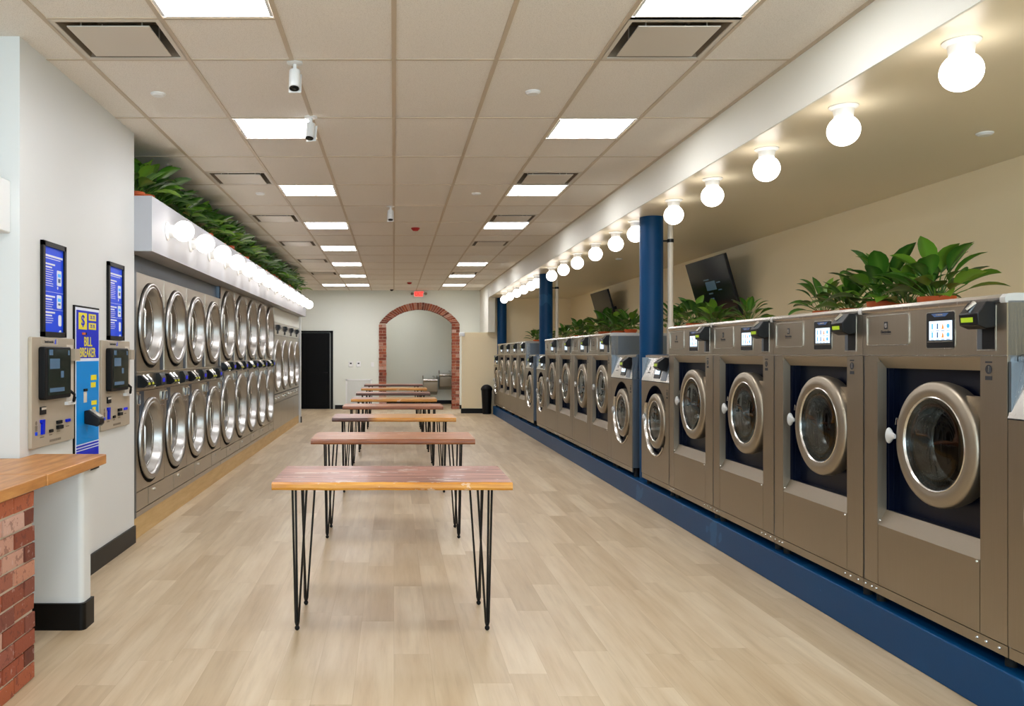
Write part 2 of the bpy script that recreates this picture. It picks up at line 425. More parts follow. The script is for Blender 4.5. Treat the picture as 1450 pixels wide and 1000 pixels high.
struct('ceiling_low', MB().box(XB, -3, LC, XR, YR, LC + 0.4), M['low_ceiling'], smooth=0)
struct('trim_1', MB().box(XB - 0.012, -3, LC - 0.001, XB + 0.002, YR - 0.3, HC), M['soffit'], smooth=0)       # soffit face
struct('trim_2', MB().box(XB - 0.018, -3, HC - 0.02, XB - 0.012, YB, HC), M['grid'], smooth=0)
struct('wall_right', MB().box(XR, -3, 0, XR + 0.15, YR, LC), M['wall_tan'], smooth=0)
struct('wall_right_end', MB().box(XB + 0.12, YR, 0, XR + 0.15, YR + 0.12, LC + 0.02), M['wall_tan'], smooth=0)
mb = MB(); mb.box(1.73, YR, 0, XB + 0.12, YR + 0.12, 2.06)
struct('wall_partition', mb, M['wall_tan'], smooth=0)
# pier turning down at the end of the soffit, rounded inner corner
pol = [(20.75, LC)]; 
for k in range(7):
    a = R(90) * k / 6; pol.append((20.75 + 0.14 - 0.14 * math.cos(a) * 1.0, LC - 0.14 * math.sin(a)) if 0 else (20.89 - 0.14 * math.cos(a), LC - 0.14 * math.sin(a)))
pol = [(20.75, LC + 0.02)] + [(20.75 + 0.14 * math.sin(R(15 * k)), LC - 0.14 + 0.14 * math.cos(R(15 * k))) for k in range(7)] + [(20.89, 2.06), (YB, 2.06), (YB, HC), (20.75, HC)]
struct('wall_pier', MB().prism(pol, 'x', XB - 0.012, XB + 0.16), M['soffit'], smooth=0)
# back wall with arched opening
AX0, AX1, ASP, AR = -0.21, 1.60, 2.35, 0.0
acx = (AX0 + AX1) / 2; ahw = (AX1 - AX0) / 2; rise = 0.385
AR = (ahw * ahw + rise * rise) / (2 * rise); acz = ASP + rise - AR; aang = math.asin(ahw / AR)
def arch_pts(ex, n=16):
    out = []
    for i in range(n + 1):
        a = -aang + 2 * aang * i / n; out.append((acx + (AR + ex) * math.sin(a), acz + (AR + ex) * math.cos(a)))
    return out
ap = arch_pts(0.1)
mb = MB(); x0w, x1w = -4, XB + 0.2
pol = [(x0w, 0), (AX0 - 0.1, 0)] + ap + [(AX1 + 0.1, 0), (x1w, 0), (x1w, HC + 0.2), (x0w, HC + 0.2)]
# build as strips so the concave polygon stays clean
mb.box(x0w, YB, 0, AX0 - 0.1, YB + 0.25, HC + 0.2); mb.box(AX1 + 0.1, YB, 0, x1w, YB + 0.25, HC + 0.2)
xs = [AX0 - 0.1] + [p[0] for p in ap[1:-1]] + [AX1 + 0.1]; zs = [ap[0][1]] + [p[1] for p in ap[1:-1]] + [ap[-1][1]]
for i in range(len(xs) - 1):
    mb.prism([(xs[i], zs[i]), (xs[i + 1], zs[i + 1]), (xs[i + 1], HC + 0.2), (xs[i], HC + 0.2)], 'y', YB, YB + 0.25)
struct('wall_back', mb, M['wall'], smooth=0)
# alcove behind the arch
mb = MB(); mb.box(-1.1, 25.3, 0, 2.6, 25.42, 3.1); mb.box(-1.2, YB + 0.25, 0, -1.1, 25.42, 3.1); mb.box(2.6, YB + 0.25, 0, 2.7, 25.42, 3.1)
struct('wall_alcove', mb, M['wall'], smooth=0)
struct('ceiling_alcove', MB().box(-1.2, YB + 0.25, 3.1, 2.7, 25.42, 3.16), M['low_ceiling'], smooth=0)
mb = MB(); mb.box(-1.1, 25.285, 0, 2.6, 25.3, 0.11); struct('baseboard_alcove', mb, M['black_trim'])
# brick arch
rnd = random.Random(5); mb = MB(); fy = YB - 0.03
def brick_box(mb, pts_lo, pts_hi): mb.hexa(pts_lo, pts_hi, 0)
for side in (0, 1):
    xa, xb = (AX0 - 0.2, AX0) if side == 0 else (AX1, AX1 + 0.2)
    z = 0.0; c = 0
    while z < ASP - 0.03:
        h = 0.072 + rnd.uniform(-0.004, 0.006); z1 = min(z + h, ASP)
        j = rnd.uniform(-0.006, 0.006)
        if c % 2 == 0: segs = [(xa, xb)]
        else: segs = [(xa, (xa + xb) / 2 - 0.004), ((xa + xb) / 2 + 0.004, xb)]
        for s0, s1 in segs:
            mb.box(s0 + j, fy + rnd.uniform(-0.006, 0.006), z, s1 + j, YB + 0.27, z1)
        z = z1 + 0.010; c += 1
ohw, orise = ahw + .2, rise + .19; OR = (ohw * ohw + orise * orise) / (2 * orise); ocz = ASP + orise - OR; oang = math.asin(ohw / OR)
def P(r, t, y):                                            # blend from the inner curve (AR) to the outer one (AR + .2)
    f = (r - AR) / .2; to = t / aang * oang; xi, zi = AR * math.sin(t), acz + AR * math.cos(t); xo, zo = OR * math.sin(to), ocz + OR * math.cos(to)
    return (acx + xi + (xo - xi) * f, y, zi + (zo - zi) * f)
N = 34; di = [-aang + 2 * aang * i / N for i in range(N + 1)]
for i in range(N):
    a, b = di[i] + 0.0035, di[i + 1] - 0.0035; r0, r1 = AR + rnd.uniform(-0.006, 0.004), AR + 0.2 + rnd.uniform(-0.006, 0.006)
    yy = fy + rnd.uniform(-0.006, 0.006)
    mb.hexa([P(r0, a, yy), P(r0, b, yy), P(r1, b, yy), P(r1, a, yy)], [P(r0, a, YB + 0.27), P(r0, b, YB + 0.27), P(r1, b, YB + 0.27), P(r1, a, YB + 0.27)])
nb = len(mb.f)
mb.box(AX0 - 0.19, fy + 0.012, 0, AX0 - 0.012, YB + 0.26, ASP, 1); mb.box(AX1 + 0.012, fy + 0.012, 0, AX1 + 0.19, YB + 0.26, ASP, 1)
for i in range(N):
    a, b = di[i], di[i + 1]
    mb.hexa([P(AR + 0.012, a, fy + 0.012), P(AR + 0.012, b, fy + 0.012), P(AR + 0.19, b, fy + 0.012), P(AR + 0.19, a, fy + 0.012)],
            [P(AR + 0.012, a, YB + 0.26), P(AR + 0.012, b, YB + 0.26), P(AR + 0.19, b, YB + 0.26), P(AR + 0.19, a, YB + 0.26)], 1)
struct('trim_arch', mb, [M['brick'], M['mortar']], 'red brick arch around the opening in the back wall', smooth=0)
# baseboards on the back walls
struct('baseboard_back', MB().box(-1.62, YB - 0.018, 0, AX0 - 0.2, YB, 0.11).box(AX1 + 0.2, YB - 0.018, 0, XB, YB, 0.11), M['black_trim'])
struct('baseboard_partition', MB().box(1.715, YR - 0.018, 0, XB + 0.1, YR, 0.125).box(1.712, YR, 0, 1.73, YR + 0.14, 0.125), M['black_trim'])
# left side: kiosk wall, wall facing us, far left wall, front wall
XK, YK0, YK1 = -2.07, 4.61, 6.64
struct('wall_left', MB().box(XK - 0.7, YK0, 0, XK, YK1, HC).box(-4.0, YK0, 0, XK - 0.7, YK0 + 0.15, HC), M['wall_white'], smooth=0)
struct('baseboard_left', MB().box(XK, 4.66, 0, XK + 0.015, YK1, 0.137).box(-4, YK0 - 0.015, 0, XK + 0.015, YK0, 0.137), M['black_trim'])
struct('wall_left_rear', MB().box(-3.1, YK1, 0, -2.98, 18.43, HC + 0.1), M['wall'], smooth=0)
struct('wall_dryer_end', MB().box(-3.1, 18.31, 0, -2.05, 18.43, 2.32), M['wall_white'], smooth=0)
struct('baseboard_end', MB().box(-2.05, 18.30, 0, -2.035, 18.44, 0.13), M['black_trim'])
struct('wall_left_far', MB().box(-4.12, -3, 0, -4.0, YB, HC + 0.1), M['wall_white'], smooth=0)
mb = MB(); mb.box(-4, -3.12, 0, XR, -3, 0.5); mb.box(-4, -3.12, 2.8, XR, -3, HC + 0.2); mb.box(-4, -3.12, 0.5, -3.1, -3, 2.8); mb.box(4.3, -3.12, 0.5, XR, -3, 2.8)
struct('wall_front', mb, M['wall_white'], smooth=0)
wf = MB()
for x in (-3.1, -1.25, 0.6, 2.44, 4.24): wf.box(x, -3.1, 0.5, x + 0.06, -3.02, 2.8)
wf.box(-3.1, -3.1, 0.5, 4.3, -3.02, 0.56); wf.box(-3.1, -3.1, 2.74, 4.3, -3.02, 2.8)
wo = struct('window_1', wf, M['black_trim'])
MB().box(-3.08, -3.065, 0.53, 4.28, -3.06, 2.77).build('window_pane', M['window_glass'], wo)
# pony wall below the counter
ro = 0.03; x1 = -1.695
pol = [(-2.07, 4.54), (x1 - ro, 4.54)] + [(x1 - ro + ro * math.sin(R(a)), 4.54 + ro - ro * math.cos(R(a))) for a in (15, 30, 45, 60, 75, 90)] + [(x1, 4.655), (-2.07, 4.655)]
struct('wall_pony', MB().prism(pol, 'z', 0, 0.870).box(-2.7, 4.54, 0, -2.07, 4.595, 0.870), M['wall_white'])
x1 += 0.015
pol = [(-2.7, 4.525), (x1 - ro, 4.525)] + [(x1 - ro + ro * math.sin(R(a)), 4.525 + ro - ro * math.cos(R(a))) for a in (15, 30, 45, 60, 75, 90)] + [(x1, 4.67), (-2.05, 4.67), (-2.05, 4.538), (-2.7, 4.538)]
struct('baseboard_pony', MB().prism(pol, 'z', 0, 0.145), M['black_trim'])
# counter tops
cl = [(-2.75, 3.985), (-1.655, 3.985), (-1.655, 4.80), (XK + 0.002, 4.80), (XK + 0.002, YK0 - 0.017), (-2.75, YK0 - 0.017)]
o = MB().prism(cl, 'z', 0.871, 0.927).build('countertop', M['counter'], bevel=0.005)
tag(o, 'golden wood countertop section running past the wall corner above the white stub wall', 'counter')
o = MB().box(-2.75, 1.4, 0.871, -1.66, 3.98, 0.927).build('countertop', M['counter'], bevel=0.005)
tag(o, 'golden wood countertop section nearest the camera, resting on the red brick base', 'counter')
# brick counter base
rnd = random.Random(11); mb = MB(); xf, ye = -1.668, 3.865; z = 0.004; c = 0
while z < 0.862:
    h = 0.0685; z1 = min(z + h, 0.869); yy = ye - (0.0 if c % 2 == 0 else 0.0); first = True
    while yy > 1.5:
        L = (0.098 if (first and c % 2) else 0.2) + rnd.uniform(-0.004, 0.004); d = rnd.uniform(-0.004, 0.004)
        j = rnd.uniform(-0.002, 0.002)
        mb.hexa([(xf + d, yy - L, z + j), (xf + d, yy, z + j), (xf - 0.095, yy, z + j), (xf - 0.095, yy - L, z + j)],
                [(xf + d * .6, yy - L, z1 + j), (xf + d * .6, yy + rnd.uniform(-.002, .002), z1 + j), (xf - 0.095, yy, z1 + j), (xf - 0.095, yy - L, z1 + j)])
        yy -= L + 0.011; first = False
    xx = xf - 0.105                                        # courses on the end face
    while xx > -2.6:
        L = 0.2; mb.box(xx - L, ye - 0.095, z, xx, ye + rnd.uniform(-.004, .004), z1); xx -= L + 0.011
    z = z1 + 0.011; c += 1
mb.box(-2.6, 1.5, 0, xf - 0.007, ye - 0.007, 0.869, 1)
tag(mb.build('brick_counter_base', [M['brick'], M['mortar']], smooth=0), 'red brick base under the nearest countertop section, left edge of the picture', 'counter base')
# plinth, toe kick, utility chase
struct('trim_plinth', MB().box(2.487, 1.0, 0, 3.5, 20.9, 0.207), M['blue_paint'], 'glossy blue plinth the washers stand on', bevel=0.006)
struct('trim_toe', MB().box(-2.9, YK1 + 0.003, 0, -2.092, 18.31, 0.172), M['toe'])
struct('wall_chase', MB().box(3.39, 1.0, 0.207, 3.95, 20.9, 1.755), M['wall_tan'], smooth=0)
# bulkhead over the dryers
BX, BZ0, BZ1 = -1.93, 2.325, 2.765
struct('trim_bulkhead', MB().box(-2.98, YK1 + 0.002, BZ0, BX, 18.25, BZ1), M['bulkhead'], 'white bulkhead above the dryers carrying the globe lights', smooth=0)

# ---------------------------------------------------------------- large washer (local: x to the viewer's right, y into the machine)
def draw_logo(parent, x, z, s, y=-0.0015):
    mb = MB(); a = 0.011 * s; b = 0.014 * s
    mb.box(x - a, y, z - b, x + a, y + 0.001, z + b, 0)
    lg = mb.build('brand_emblem', [M['mark']], parent)
    mb = MB(); mb.lathe([(a * 0.78, 0), (a * 0.5, 0)], (x, y - 0.0006, z), 'y', 20, 0, R(40), R(320))
    mb.prism([(x - a * .2, z), (x + a * .45, z + b * .4), (x + a * .45, z - b * .4)], 'y', y - 0.0010, y - 0.0002)
    mb.build('emblem_mark', [M['steel_light']], lg)
    return lg
def screen(parent, x0, x1, z0, z1, f):
    mb = MB(); mb.prism(rr(x0, z0, x1, z1, 0.008), 'y', -0.006, 0.01); s = mb.build('touch_screen', M['black_plastic'], parent)
    w, h = x1 - x0, z1 - z0
    a0, a1, b0, b1 = x0 + w * .12, x1 - w * .06, z0 + h * .22, z0 + h * .76
    MB().box(a0, -0.0085, b0, a1, -0.006, b1).build('display', M['screen_on'], s)
    mb = MB()
    for r in range(2):
        for c in range(4):
            cx = a0 + (a1 - a0) * (0.15 + 0.235 * c); cz = b0 + (b1 - b0) * (0.72 - 0.45 * r); q = (a1 - a0) * 0.055
            k = (0, 2, 1, 0)[c]
            if c == 2: mb.prism([(cx - q, cz - q * 1.5), (cx + q, cz - q * 1.5), (cx, cz + q * 1.7)], 'y', -0.0095, -0.0086, k)
            elif c == 3: mb.disc((cx, -0.0092, cz), q * 1.2, 'y', 12, k)
            else: mb.box(cx - q * .5, -0.0095, cz - q * 1.5, cx + q * .5, -0.0086, cz + q * 1.5, k)
            mb.box(cx - q * 1.4, -0.0092, cz - q * 2.6, cx + q * 1.4, -0.0086, cz - q * 2.3, 2)
    mb.build('display_icons', [M['icon_blue'], M['icon_orange'], M['icon_navy']], s)
    mb = MB(); cx = (x0 + x1) / 2
    mb.prism([(cx - w * .32, z1 - h * .03), (cx + w * .32, z1 - h * .03), (cx + w * .2, z1 - h * .12), (cx - w * .2, z1 - h * .12)], 'y', -0.0075, -0.006, 0)
    mb.box(cx - w * .12, -0.009, z1 - h * .085, cx + w * .12, -0.0074, z1 - h * .055, 1)
    mb.build('screen_badge', [M['icon_navy'], M['steel_light']], s)
    MB().box(x0 + w * .05, -0.0075, z0 + h * .165, x1 - w * .03, -0.006, z0 + h * .185).build('screen_trim_line', M['steel_light'], s)
    return s
def rr(x0, z0, x1, z1, r, n=4):
    out = []
    for cx, cz, a in ((x1 - r, z1 - r, 0), (x0 + r, z1 - r, 90), (x0 + r, z0 + r, 180), (x1 - r, z0 + r, 270)):
        for i in range(n + 1):
            t = R(a + 90 * i / n); out.append((cx + r * math.cos(t), cz + r * math.sin(t)))
    return out
def ring_rr(mb, x0, z0, x1, z1, r, w, y0, y1, m=0):
    a = rr(x0, z0, x1, z1, r); b = rr(x0 + w, z0 + w, x1 - w, z1 - w, max(r - w, 0.001)); n = len(a)
    v = [(p[0], y0, p[1]) for p in a] + [(p[0], y0, p[1]) for p in b] + [(p[0], y1, p[1]) for p in a] + [(p[0], y1, p[1]) for p in b]
    f = []
    for i in range(n):
        j = (i + 1) % n; f += [(i, j, n + j, n + i), (i, j, 2 * n + j, 2 * n + i), (n + i, n + j, 3 * n + j, 3 * n + i)]
    mb.add(v, f, m)
def card_reader(parent, x0, x1, z0, z1, dep=0.10):
    # overhanging reader head with a sloped face, bluish housing behind
    zc = z0 + (z1 - z0) * .42
    zc = z0 + (z1 - z0) * .52
    pr = [(0.0, z1), (-dep * .50, z1), (-dep * .92, zc + .012), (-dep * 1.02, zc + .004), (-dep, zc - .006), (-dep * .97, z0 + (z1 - z0) * .14), (-dep * .5, z0), (0.0, z0 + .01)]
    mb = MB(); mb.prism(pr, 'x', x0, x1); o = mb.build('card_reader', M['black_plastic'], parent, bevel=0.004)
    w = x1 - x0; ya, yb = -dep - 0.0015, -dep * .975 - 0.0015; za, zb = zc - .008, z0 + (z1 - z0) * .2
    v = [(x0 + w * .12, ya + .0006, za - .003), (x1 - w * .25, ya + .0006, za - .003), (x1 - w * .25, yb + .0006, zb + .006), (x0 + w * .12, yb + .0006, zb + .006)]
    v2 = [(a, b + .004, c) for a, b, c in v]
    MB().hexa(v, v2).build('reader_display', M['lcd'], o)
    ym, zm = -dep * .7, (z1 + zc) / 2 + .01; q = w * .16
    mb = MB(); mb.tube([(x0 + w * .42, -dep * .52, z1 - .006), (x0 + w * .36, -dep * .95, zc + .02)], [q * .75, q * .5], 8)
    mb.build('card_slot', M['chrome'], o); return o
def bump_handle(parent, x, y, z, s=1.0):
    # pale grey pull, wide at the outer end and pinched where it meets the door
    mb = MB(); prof = [(0.0, -.026), (.030, -.026), (.035, -.021), (.031, -.012), (.019, .004), (.012, .018), (.010, .030), (0.0, .030)]
    k = len(mb.v); mb.lathe([(r * s, h * s) for r, h in prof], (0, 0, 0), 'x', 20)
    mb.v = [(x + a, y + b * .55 - abs(0) , z + c * 1.15) for a, b, c in mb.v]
    return mb.build('door_handle', M['gray_plastic'], parent)
def drum_mesh(cx, cz, r, y0, y1):
    mb = MB(); prof = [(r * .90, y0), (r * 1.0, y0 + .03), (r * 1.02, y0 + .06), (r * .98, y0 + .07), (r * 1.08, y0 + .10), (r * 1.08, y1 - .02), (r * 1.0, y1), (r * .4, y1 - .03), (0.001, y1 - .04)]
    mb.lathe(prof, (cx, 0, cz), 'y', 40)
    for k in range(3):                                     # lifters
        a = R(35 + 120 * k); c, s = math.cos(a), math.sin(a); t = (-s, c)
        P = lambda rr_, w, y: (cx + rr_ * c + w * t[0], y, cz + rr_ * s + w * t[1])
        mb.hexa([P(r * 1.07, -.05, y0 + .1), P(r * 1.07, .05, y0 + .1), P(r * 1.07, .05, y1 - .03), P(r * 1.07, -.05, y1 - .03)],
                [P(r * .84, -.012, y0 + .13), P(r * .84, .012, y0 + .13), P(r * .84, .012, y1 - .06), P(r * .84, -.012, y1 - .06)])
    return mb
def washer_door(parent, cx, cz, ro, ri, y, gy):
    d = MB()
    prof = [(ro - .012, gy), (ro, gy * .6 + y * .4), (ro, y + .016), (ro - .004, y + .006), (ro - .012, y + .001), (ro - .03, y - .003), ((ro + ri) / 2, y - .006), (ri + .02, y - .004), (ri + .006, y + .0)]
    d.lathe(prof, (cx, 0, cz), 'y', 64)
    door = d.build('door', M['steel_ring'], parent, smooth=50)
    MB().lathe([(ri + .007, y + .001), (ri + .002, y - .003), (ri - .003, y + .004)], (cx, 0, cz), 'y', 64).build('door_bead', M['steel_light'], door, smooth=50)
    MB().lathe([(ri - .002, y + .003), (ri - .02, y + .05), (ri - .028, y + .10), (ri - .04, y + .12)], (cx, 0, cz), 'y', 64).build('door_liner', M['steel_light'], door, smooth=50)
    MB().lathe([(ri - .003, y + .006), (ri * .9, y + .012), (ri * .6, y + .004), (ri * .3, y - .0), (0.0008, y - .002)], (cx, 0, cz), 'y', 48).build('door_glass', M['glass'], door, smooth=60)
    return door
def sticker(parent, x, z, y=-0.0012):
    mb = MB(); mb.disc((x, y, z), .020, 'y', 20, 0); mb.box(x - .02, y, z + .027, x + .02, y + .001, z + .034, 0); mb.box(x - .02, y, z - .045, x + .02, y + .001, z - .028, 0)
    s = mb.build('warning_sticker', M['mark'], parent)
    mb = MB(); mb.box(x - .003, y - .001, z - .011, x + .003, y - .0004, z + .006); mb.disc((x, y - .0007, z + .011), .004, 'y', 10)
    mb.build('sticker_mark', M['steel_light'], s)
Z0, WL, WS = 0.262, 1.045, 0.84
def make_large():
    t = thing('washing_machine', 'x', 'washing machine', (2.5, 4.437, Z0), R(-90))
    H = 1.75 - Z0; sm = 1.497 - Z0; w = WL - 0.004; F = 0.0
    b = MB()                                                # shell, with the front left open for the door well
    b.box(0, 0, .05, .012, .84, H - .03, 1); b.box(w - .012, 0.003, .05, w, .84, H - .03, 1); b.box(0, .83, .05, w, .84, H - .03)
    b.box(.0, 0, .05, .130, .012, sm - .004); b.box(.884, 0, .05, w, .012, sm - .004)
    b.box(.134, 0, .05, .880, .012, .36)
    b.box(.130, .02, .02, .884, .034, .355, 2)
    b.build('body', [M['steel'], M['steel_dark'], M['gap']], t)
    b = MB(); b.hexa([(.13, 0, .36), (.884, 0, .36), (.884, .012, .36), (.13, .012, .36)], [(.13, .045, .436), (.884, .045, .436), (.884, .055, .436), (.13, .055, .436)])
    b.build('door_well_sill', M['steel_sill'], t)
    b = MB(); b.hexa([(.13, .045, 1.168), (.884, .045, 1.168), (.884, .057, 1.168), (.13, .057, 1.168)], [(.13, 0, 1.225), (.884, 0, 1.225), (.884, .012, 1.225), (.13, .012, 1.225)])
    b.box(.13, 0, 1.225, .884, .012, sm - .004); b.build('door_well_header', M['steel'], t)
    b = MB(); b.box(.126, -.001, .36, .131, .06, 1.20, 0); b.box(.146, .047, .436, .150, .10, 1.168, 1); b.box(.150, .07, .436, .156, .10, 1.168, 1)
    b.build('door_well_jamb', [M['steel_sill'], M['navy_recess']], t)
    cx, cz, ro, ri = .574, 1.082 - Z0, .292, .216
    b = MB(); b.plate_hole(.13, .40, .89, 1.22, cx, cz, ri + .01, .10); b.box(.13, .045, .40, .134, .10, 1.2); b.box(.882, .045, .40, .886, .10, 1.2)
    b.box(.13, .05, 1.168, .884, .10, 1.176); b.box(.13, .05, .428, .884, .10, .436)
    b.build('door_well', M['navy_recess'], t, smooth=0)
    drum_mesh(cx, cz, ri, .11, .60).build('drum', M['drum'], t, smooth=50)
    door = washer_door(t, cx, cz, ro, ri, -.004, .085)
    b = MB(); b.box(cx + .12, .035, .715, .884, .055, 1.055); b.build('hinge_plate', M['steel'], door)
    bump_handle(door, cx - ro - .012, -.012, 1.093 - Z0)
    b = MB(); b.tube([(cx - ro + .016, -.0095, cz + .07), (cx - ro + .024, -.0095, cz + .105), (cx - ro + .034, -.0092, cz + .10), (cx - ro + .03, -.0095, cz + .07)], .0012, 5); b.build('lock_symbol', M['steel_light'], door)
    p = MB(); p.box(0, -.002, sm, w, .012, 1.712 - Z0, 0); p.box(0, 0, sm, .006, .08, 1.712 - Z0, 0); p.box(w - .006, 0, sm, w, .08, 1.712 - Z0, 1)
    cp = p.build('control_panel', [M['steel'], M['steel_light']], t)
    MB().box(.0, -.003, sm - .004, w, .004, sm + .001).build('panel_seam', M['steel_light'], t)
    mb = MB(); ring_rr(mb, .035, 1.545 - Z0, .40, 1.702 - Z0, .012, .005, -.006, -.001); dd = mb.build('detergent_drawer', M['steel_light'], t)
    draw_logo(dd, .207, 1.647 - Z0, 1.35, -.0035)
    text('brand_lettering', 'Electrolux', .021, M['mark'], dd, (.207, -.0035, 1.614 - Z0)); MB().box(.165, -.0035, 1.6005 - Z0, .249, -.0028, 1.6025 - Z0).build('brand_underline', M['mark'], dd)
    screen(t, .535, .725, 1.530 - Z0, 1.692 - Z0, 1)
    mb = MB(); ring_rr(mb, .530, 1.525 - Z0, .730, 1.697 - Z0, .012, .006, -.004, .0); mb.build('screen_bezel', M['steel_light'], t)
    mb = MB(); mb.box(.866, -.0035, 1.515 - Z0, .980, -.002, 1.705 - Z0, 1); mb.box(.872, -.004, 1.522 - Z0, .974, -.0036, 1.66 - Z0, 0); mb.box(.872, -.0045, 1.522 - Z0, .900, -.004, 1.62 - Z0, 2)
    mb.build('reader_recess', [M['rubber'], M['steel_light'], M['steel_dark']], t)
    card_reader(t, .862, .978, 1.606 - Z0, 1.722 - Z0, .078)
    a = 1.712 - Z0; pr = [(-.006, a), (-.010, a + .008), (-.010, a + .022), (.0, a + .036), (.03, a + .040), (.84, a + .030), (.84, a)]
    top = MB().prism(pr, 'x', 0.0, w - .03).build('lid', M['steel_light'], t)
    MB().prism(pr, 'x', w - .03, w).build('corner_cap', M['gray_plastic'], top)
    sticker(t, .935, 1.437 - Z0)
    mb = MB(); mb.box(0, .002, .0, w, .012, .045); base = mb.build('base_strip', M['steel'], t)
    mb = MB()
    for x in (.02, .08, .12, .865, .92, .995): mb.sphere((x, 0, .026), .007, 8)
    for x in (.155, .865): mb.sphere((x, -.001, .385 if x < .5 else .35), .007, 8)
    mb.build('bolts', M['bolt'], base)
    for x in (.06, w - .06):
        for yy in (.06, .78): MB().cyl((x, yy, -(Z0 - .207) + .0), .022, Z0 - .207 + .02, 'z', 12).build('foot', M['gap'], t)
    return t
def make_small():
    t = thing('washing_machine', 'x', 'washing machine', (2.5, 8.41, Z0), R(-90))
    w = WS - .004; H = 1.50 - Z0; pz = 1.238 - Z0; cx, cz, rr0 = .435, .862 - Z0, .34; xr = .735
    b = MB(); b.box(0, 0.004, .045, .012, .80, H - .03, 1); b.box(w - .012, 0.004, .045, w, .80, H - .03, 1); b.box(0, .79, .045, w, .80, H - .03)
    b.plate_hole(0, .05, w, pz, cx, cz, rr0, 0.0, 0, 64); b.box(0, .001, .05, w, .012, cz - rr0 - .01); b.box(xr, .0005, .05, w, .012, pz)
    b.box(0.012, .06, .3, w - .012, .062, .32, 2)
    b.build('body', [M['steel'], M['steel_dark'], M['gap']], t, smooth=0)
    b = MB(); b.plate_hole(.02, .1, w - .02, pz, cx, cz, .2, .075, 0, 48); b.lathe([(rr0 - .001, .0), (rr0 - .004, .075)], (cx, 0, cz), 'y', 64)
    b.build('door_well', M['navy_recess'], t)
    b = MB(); b.lathe([(rr0 + .004, .001), (rr0 + .002, -.008), (rr0 - .010, -.010), (rr0 - .022, .012), (rr0 - .022, .03), (rr0, .02)], (cx, 0, cz), 'y', 56, 0, R(150), R(318), close=True)
    b.build('well_rim', M['steel_light'], t)
    ro, ri = .262, .190
    drum_mesh(cx, cz, ri, .10, .55).build('drum', M['drum'], t, smooth=50)
    door = washer_door(t, cx, cz, ro, ri, -.008, .072)
    b = MB(); b.box(cx + .15, .012, cz - .12, xr + .004, .03, cz + .12); b.build('hinge_plate', M['steel'], door)
    bump_handle(door, cx - ro - .02, -.016, cz + .012, .95)
    sl = .055
    p = MB(); p.hexa([(0, -.002, pz + .003), (w, -.002, pz + .003), (w, .2, pz + .003), (0, .2, pz + .003)], [(0, sl, H - .03), (w, sl, H - .03), (w, .2, H - .03), (0, .2, H - .03)])
    p.build('control_panel', M['steel_light'], t)
    MB().box(0, -.003, pz - .003, w, .01, pz + .003).build('panel_seam', M['gap'], t)
    tilt = thing_tilt(t, pz, sl, H)
    hz = (H - .03 - pz)
    draw_logo(tilt, .19, hz * .55, 1.1); MB().box(.155, -.0025, hz * .34, .225, -.001, hz * .37).build('brand_line', M['mark'], tilt)
    s = MB(); s.prism(rr(.38, .03, .55, hz - .012, .01), 'y', -.006, .004); ss = s.build('touch_screen', M['black_plastic'], t); seat(ss, tilt)
    s2 = MB(); s2.box(.402, -.009, .07, .535, -.006, hz - .06); s2 = s2.build('display', M['screen_on'], ss)
    rb = MB(); rb.box(.600, -.003, .012, .745, -.0005, hz - .006); rb = rb.build('reader_recess', M['steel_dark'], t); seat(rb, tilt)
    cr = card_reader(t, .60, .73, hz * .42, hz - .005, .10); seat(cr, tilt)
    a = H - .03; top = MB().prism([(sl - .012, a), (sl - .014, a + .02), (sl + .004, a + .03), (.80, a + .026), (.80, a)], 'x', 0, w).build('lid', M['steel_light'], t)
    sticker(t, .785, 1.14 - Z0)
    MB().box(0, .004, 0, w, .012, .045).build('base_strip', M['steel'], t)
    for x in (.06, w - .06):
        for yy in (.06, .74): MB().cyl((x, yy, -(Z0 - .207)), .022, Z0 - .207 + .05, 'z', 12).build('foot', M['gap'], t)
    return t
def thing_tilt(t, pz, sl, H):
    m = MB().box(.155, -.0015, .02, .1551, -.001, .0201).build('brand_badge', M['mark'], t)
    m.location = (0, -.002, pz + .003); m.rotation_euler = (-math.atan2(sl, H - .03 - pz), 0, 0); return m
def seat(o, tilt): o.location = tilt.location; o.rotation_euler = tilt.rotation_euler
large = make_large(); small = make_small()
banks = [('near bank', 3.392), ('middle bank', 9.585), ('far bank', 15.79)]
between = {'near bank': 'before the first blue column', 'middle bank': 'between the first two blue columns', 'far bank': 'beyond the second blue column'}
pos = ['nearest', 'second nearest', 'third nearest', 'farthest']
used_l = used_s = False
for bn, y0 in banks:
    for i in range(4):
        y = y0 + WL * (i + 1); lab = '%s of four tall stainless washers with navy recess %s' % (pos[i], between[bn]); g = 'tall front load washers on the blue plinth'
        if not used_l: large.location = (2.5, y, Z0); tag(large, lab, 'washing machine', g); used_l = True
        else: dup(large, (2.5, y, Z0), lab, g)
    for j, y in ((0, y0), (1, y0 + 4 * WL + WS)):
        if bn == 'near bank' and j == 0: lab = 'short stainless washer cut off by the right edge of the picture'
        else:
            lab = 'short washer with sloped panel' + {('near bank', 1): ', just before the first blue column', ('middle bank', 0): ', just past the first blue column', ('middle bank', 1): ', just before the second blue column',
                    ('far bank', 0): ', just past the second blue column', ('far bank', 1): ', by the black bin'}[(bn, j)]
        g = 'short front load washers on the blue plinth'
        if not used_s: small.location = (2.5, y, Z0); tag(small, lab, 'washing machine', g); used_s = True
        else: dup(small, (2.5, y, Z0), lab, g)

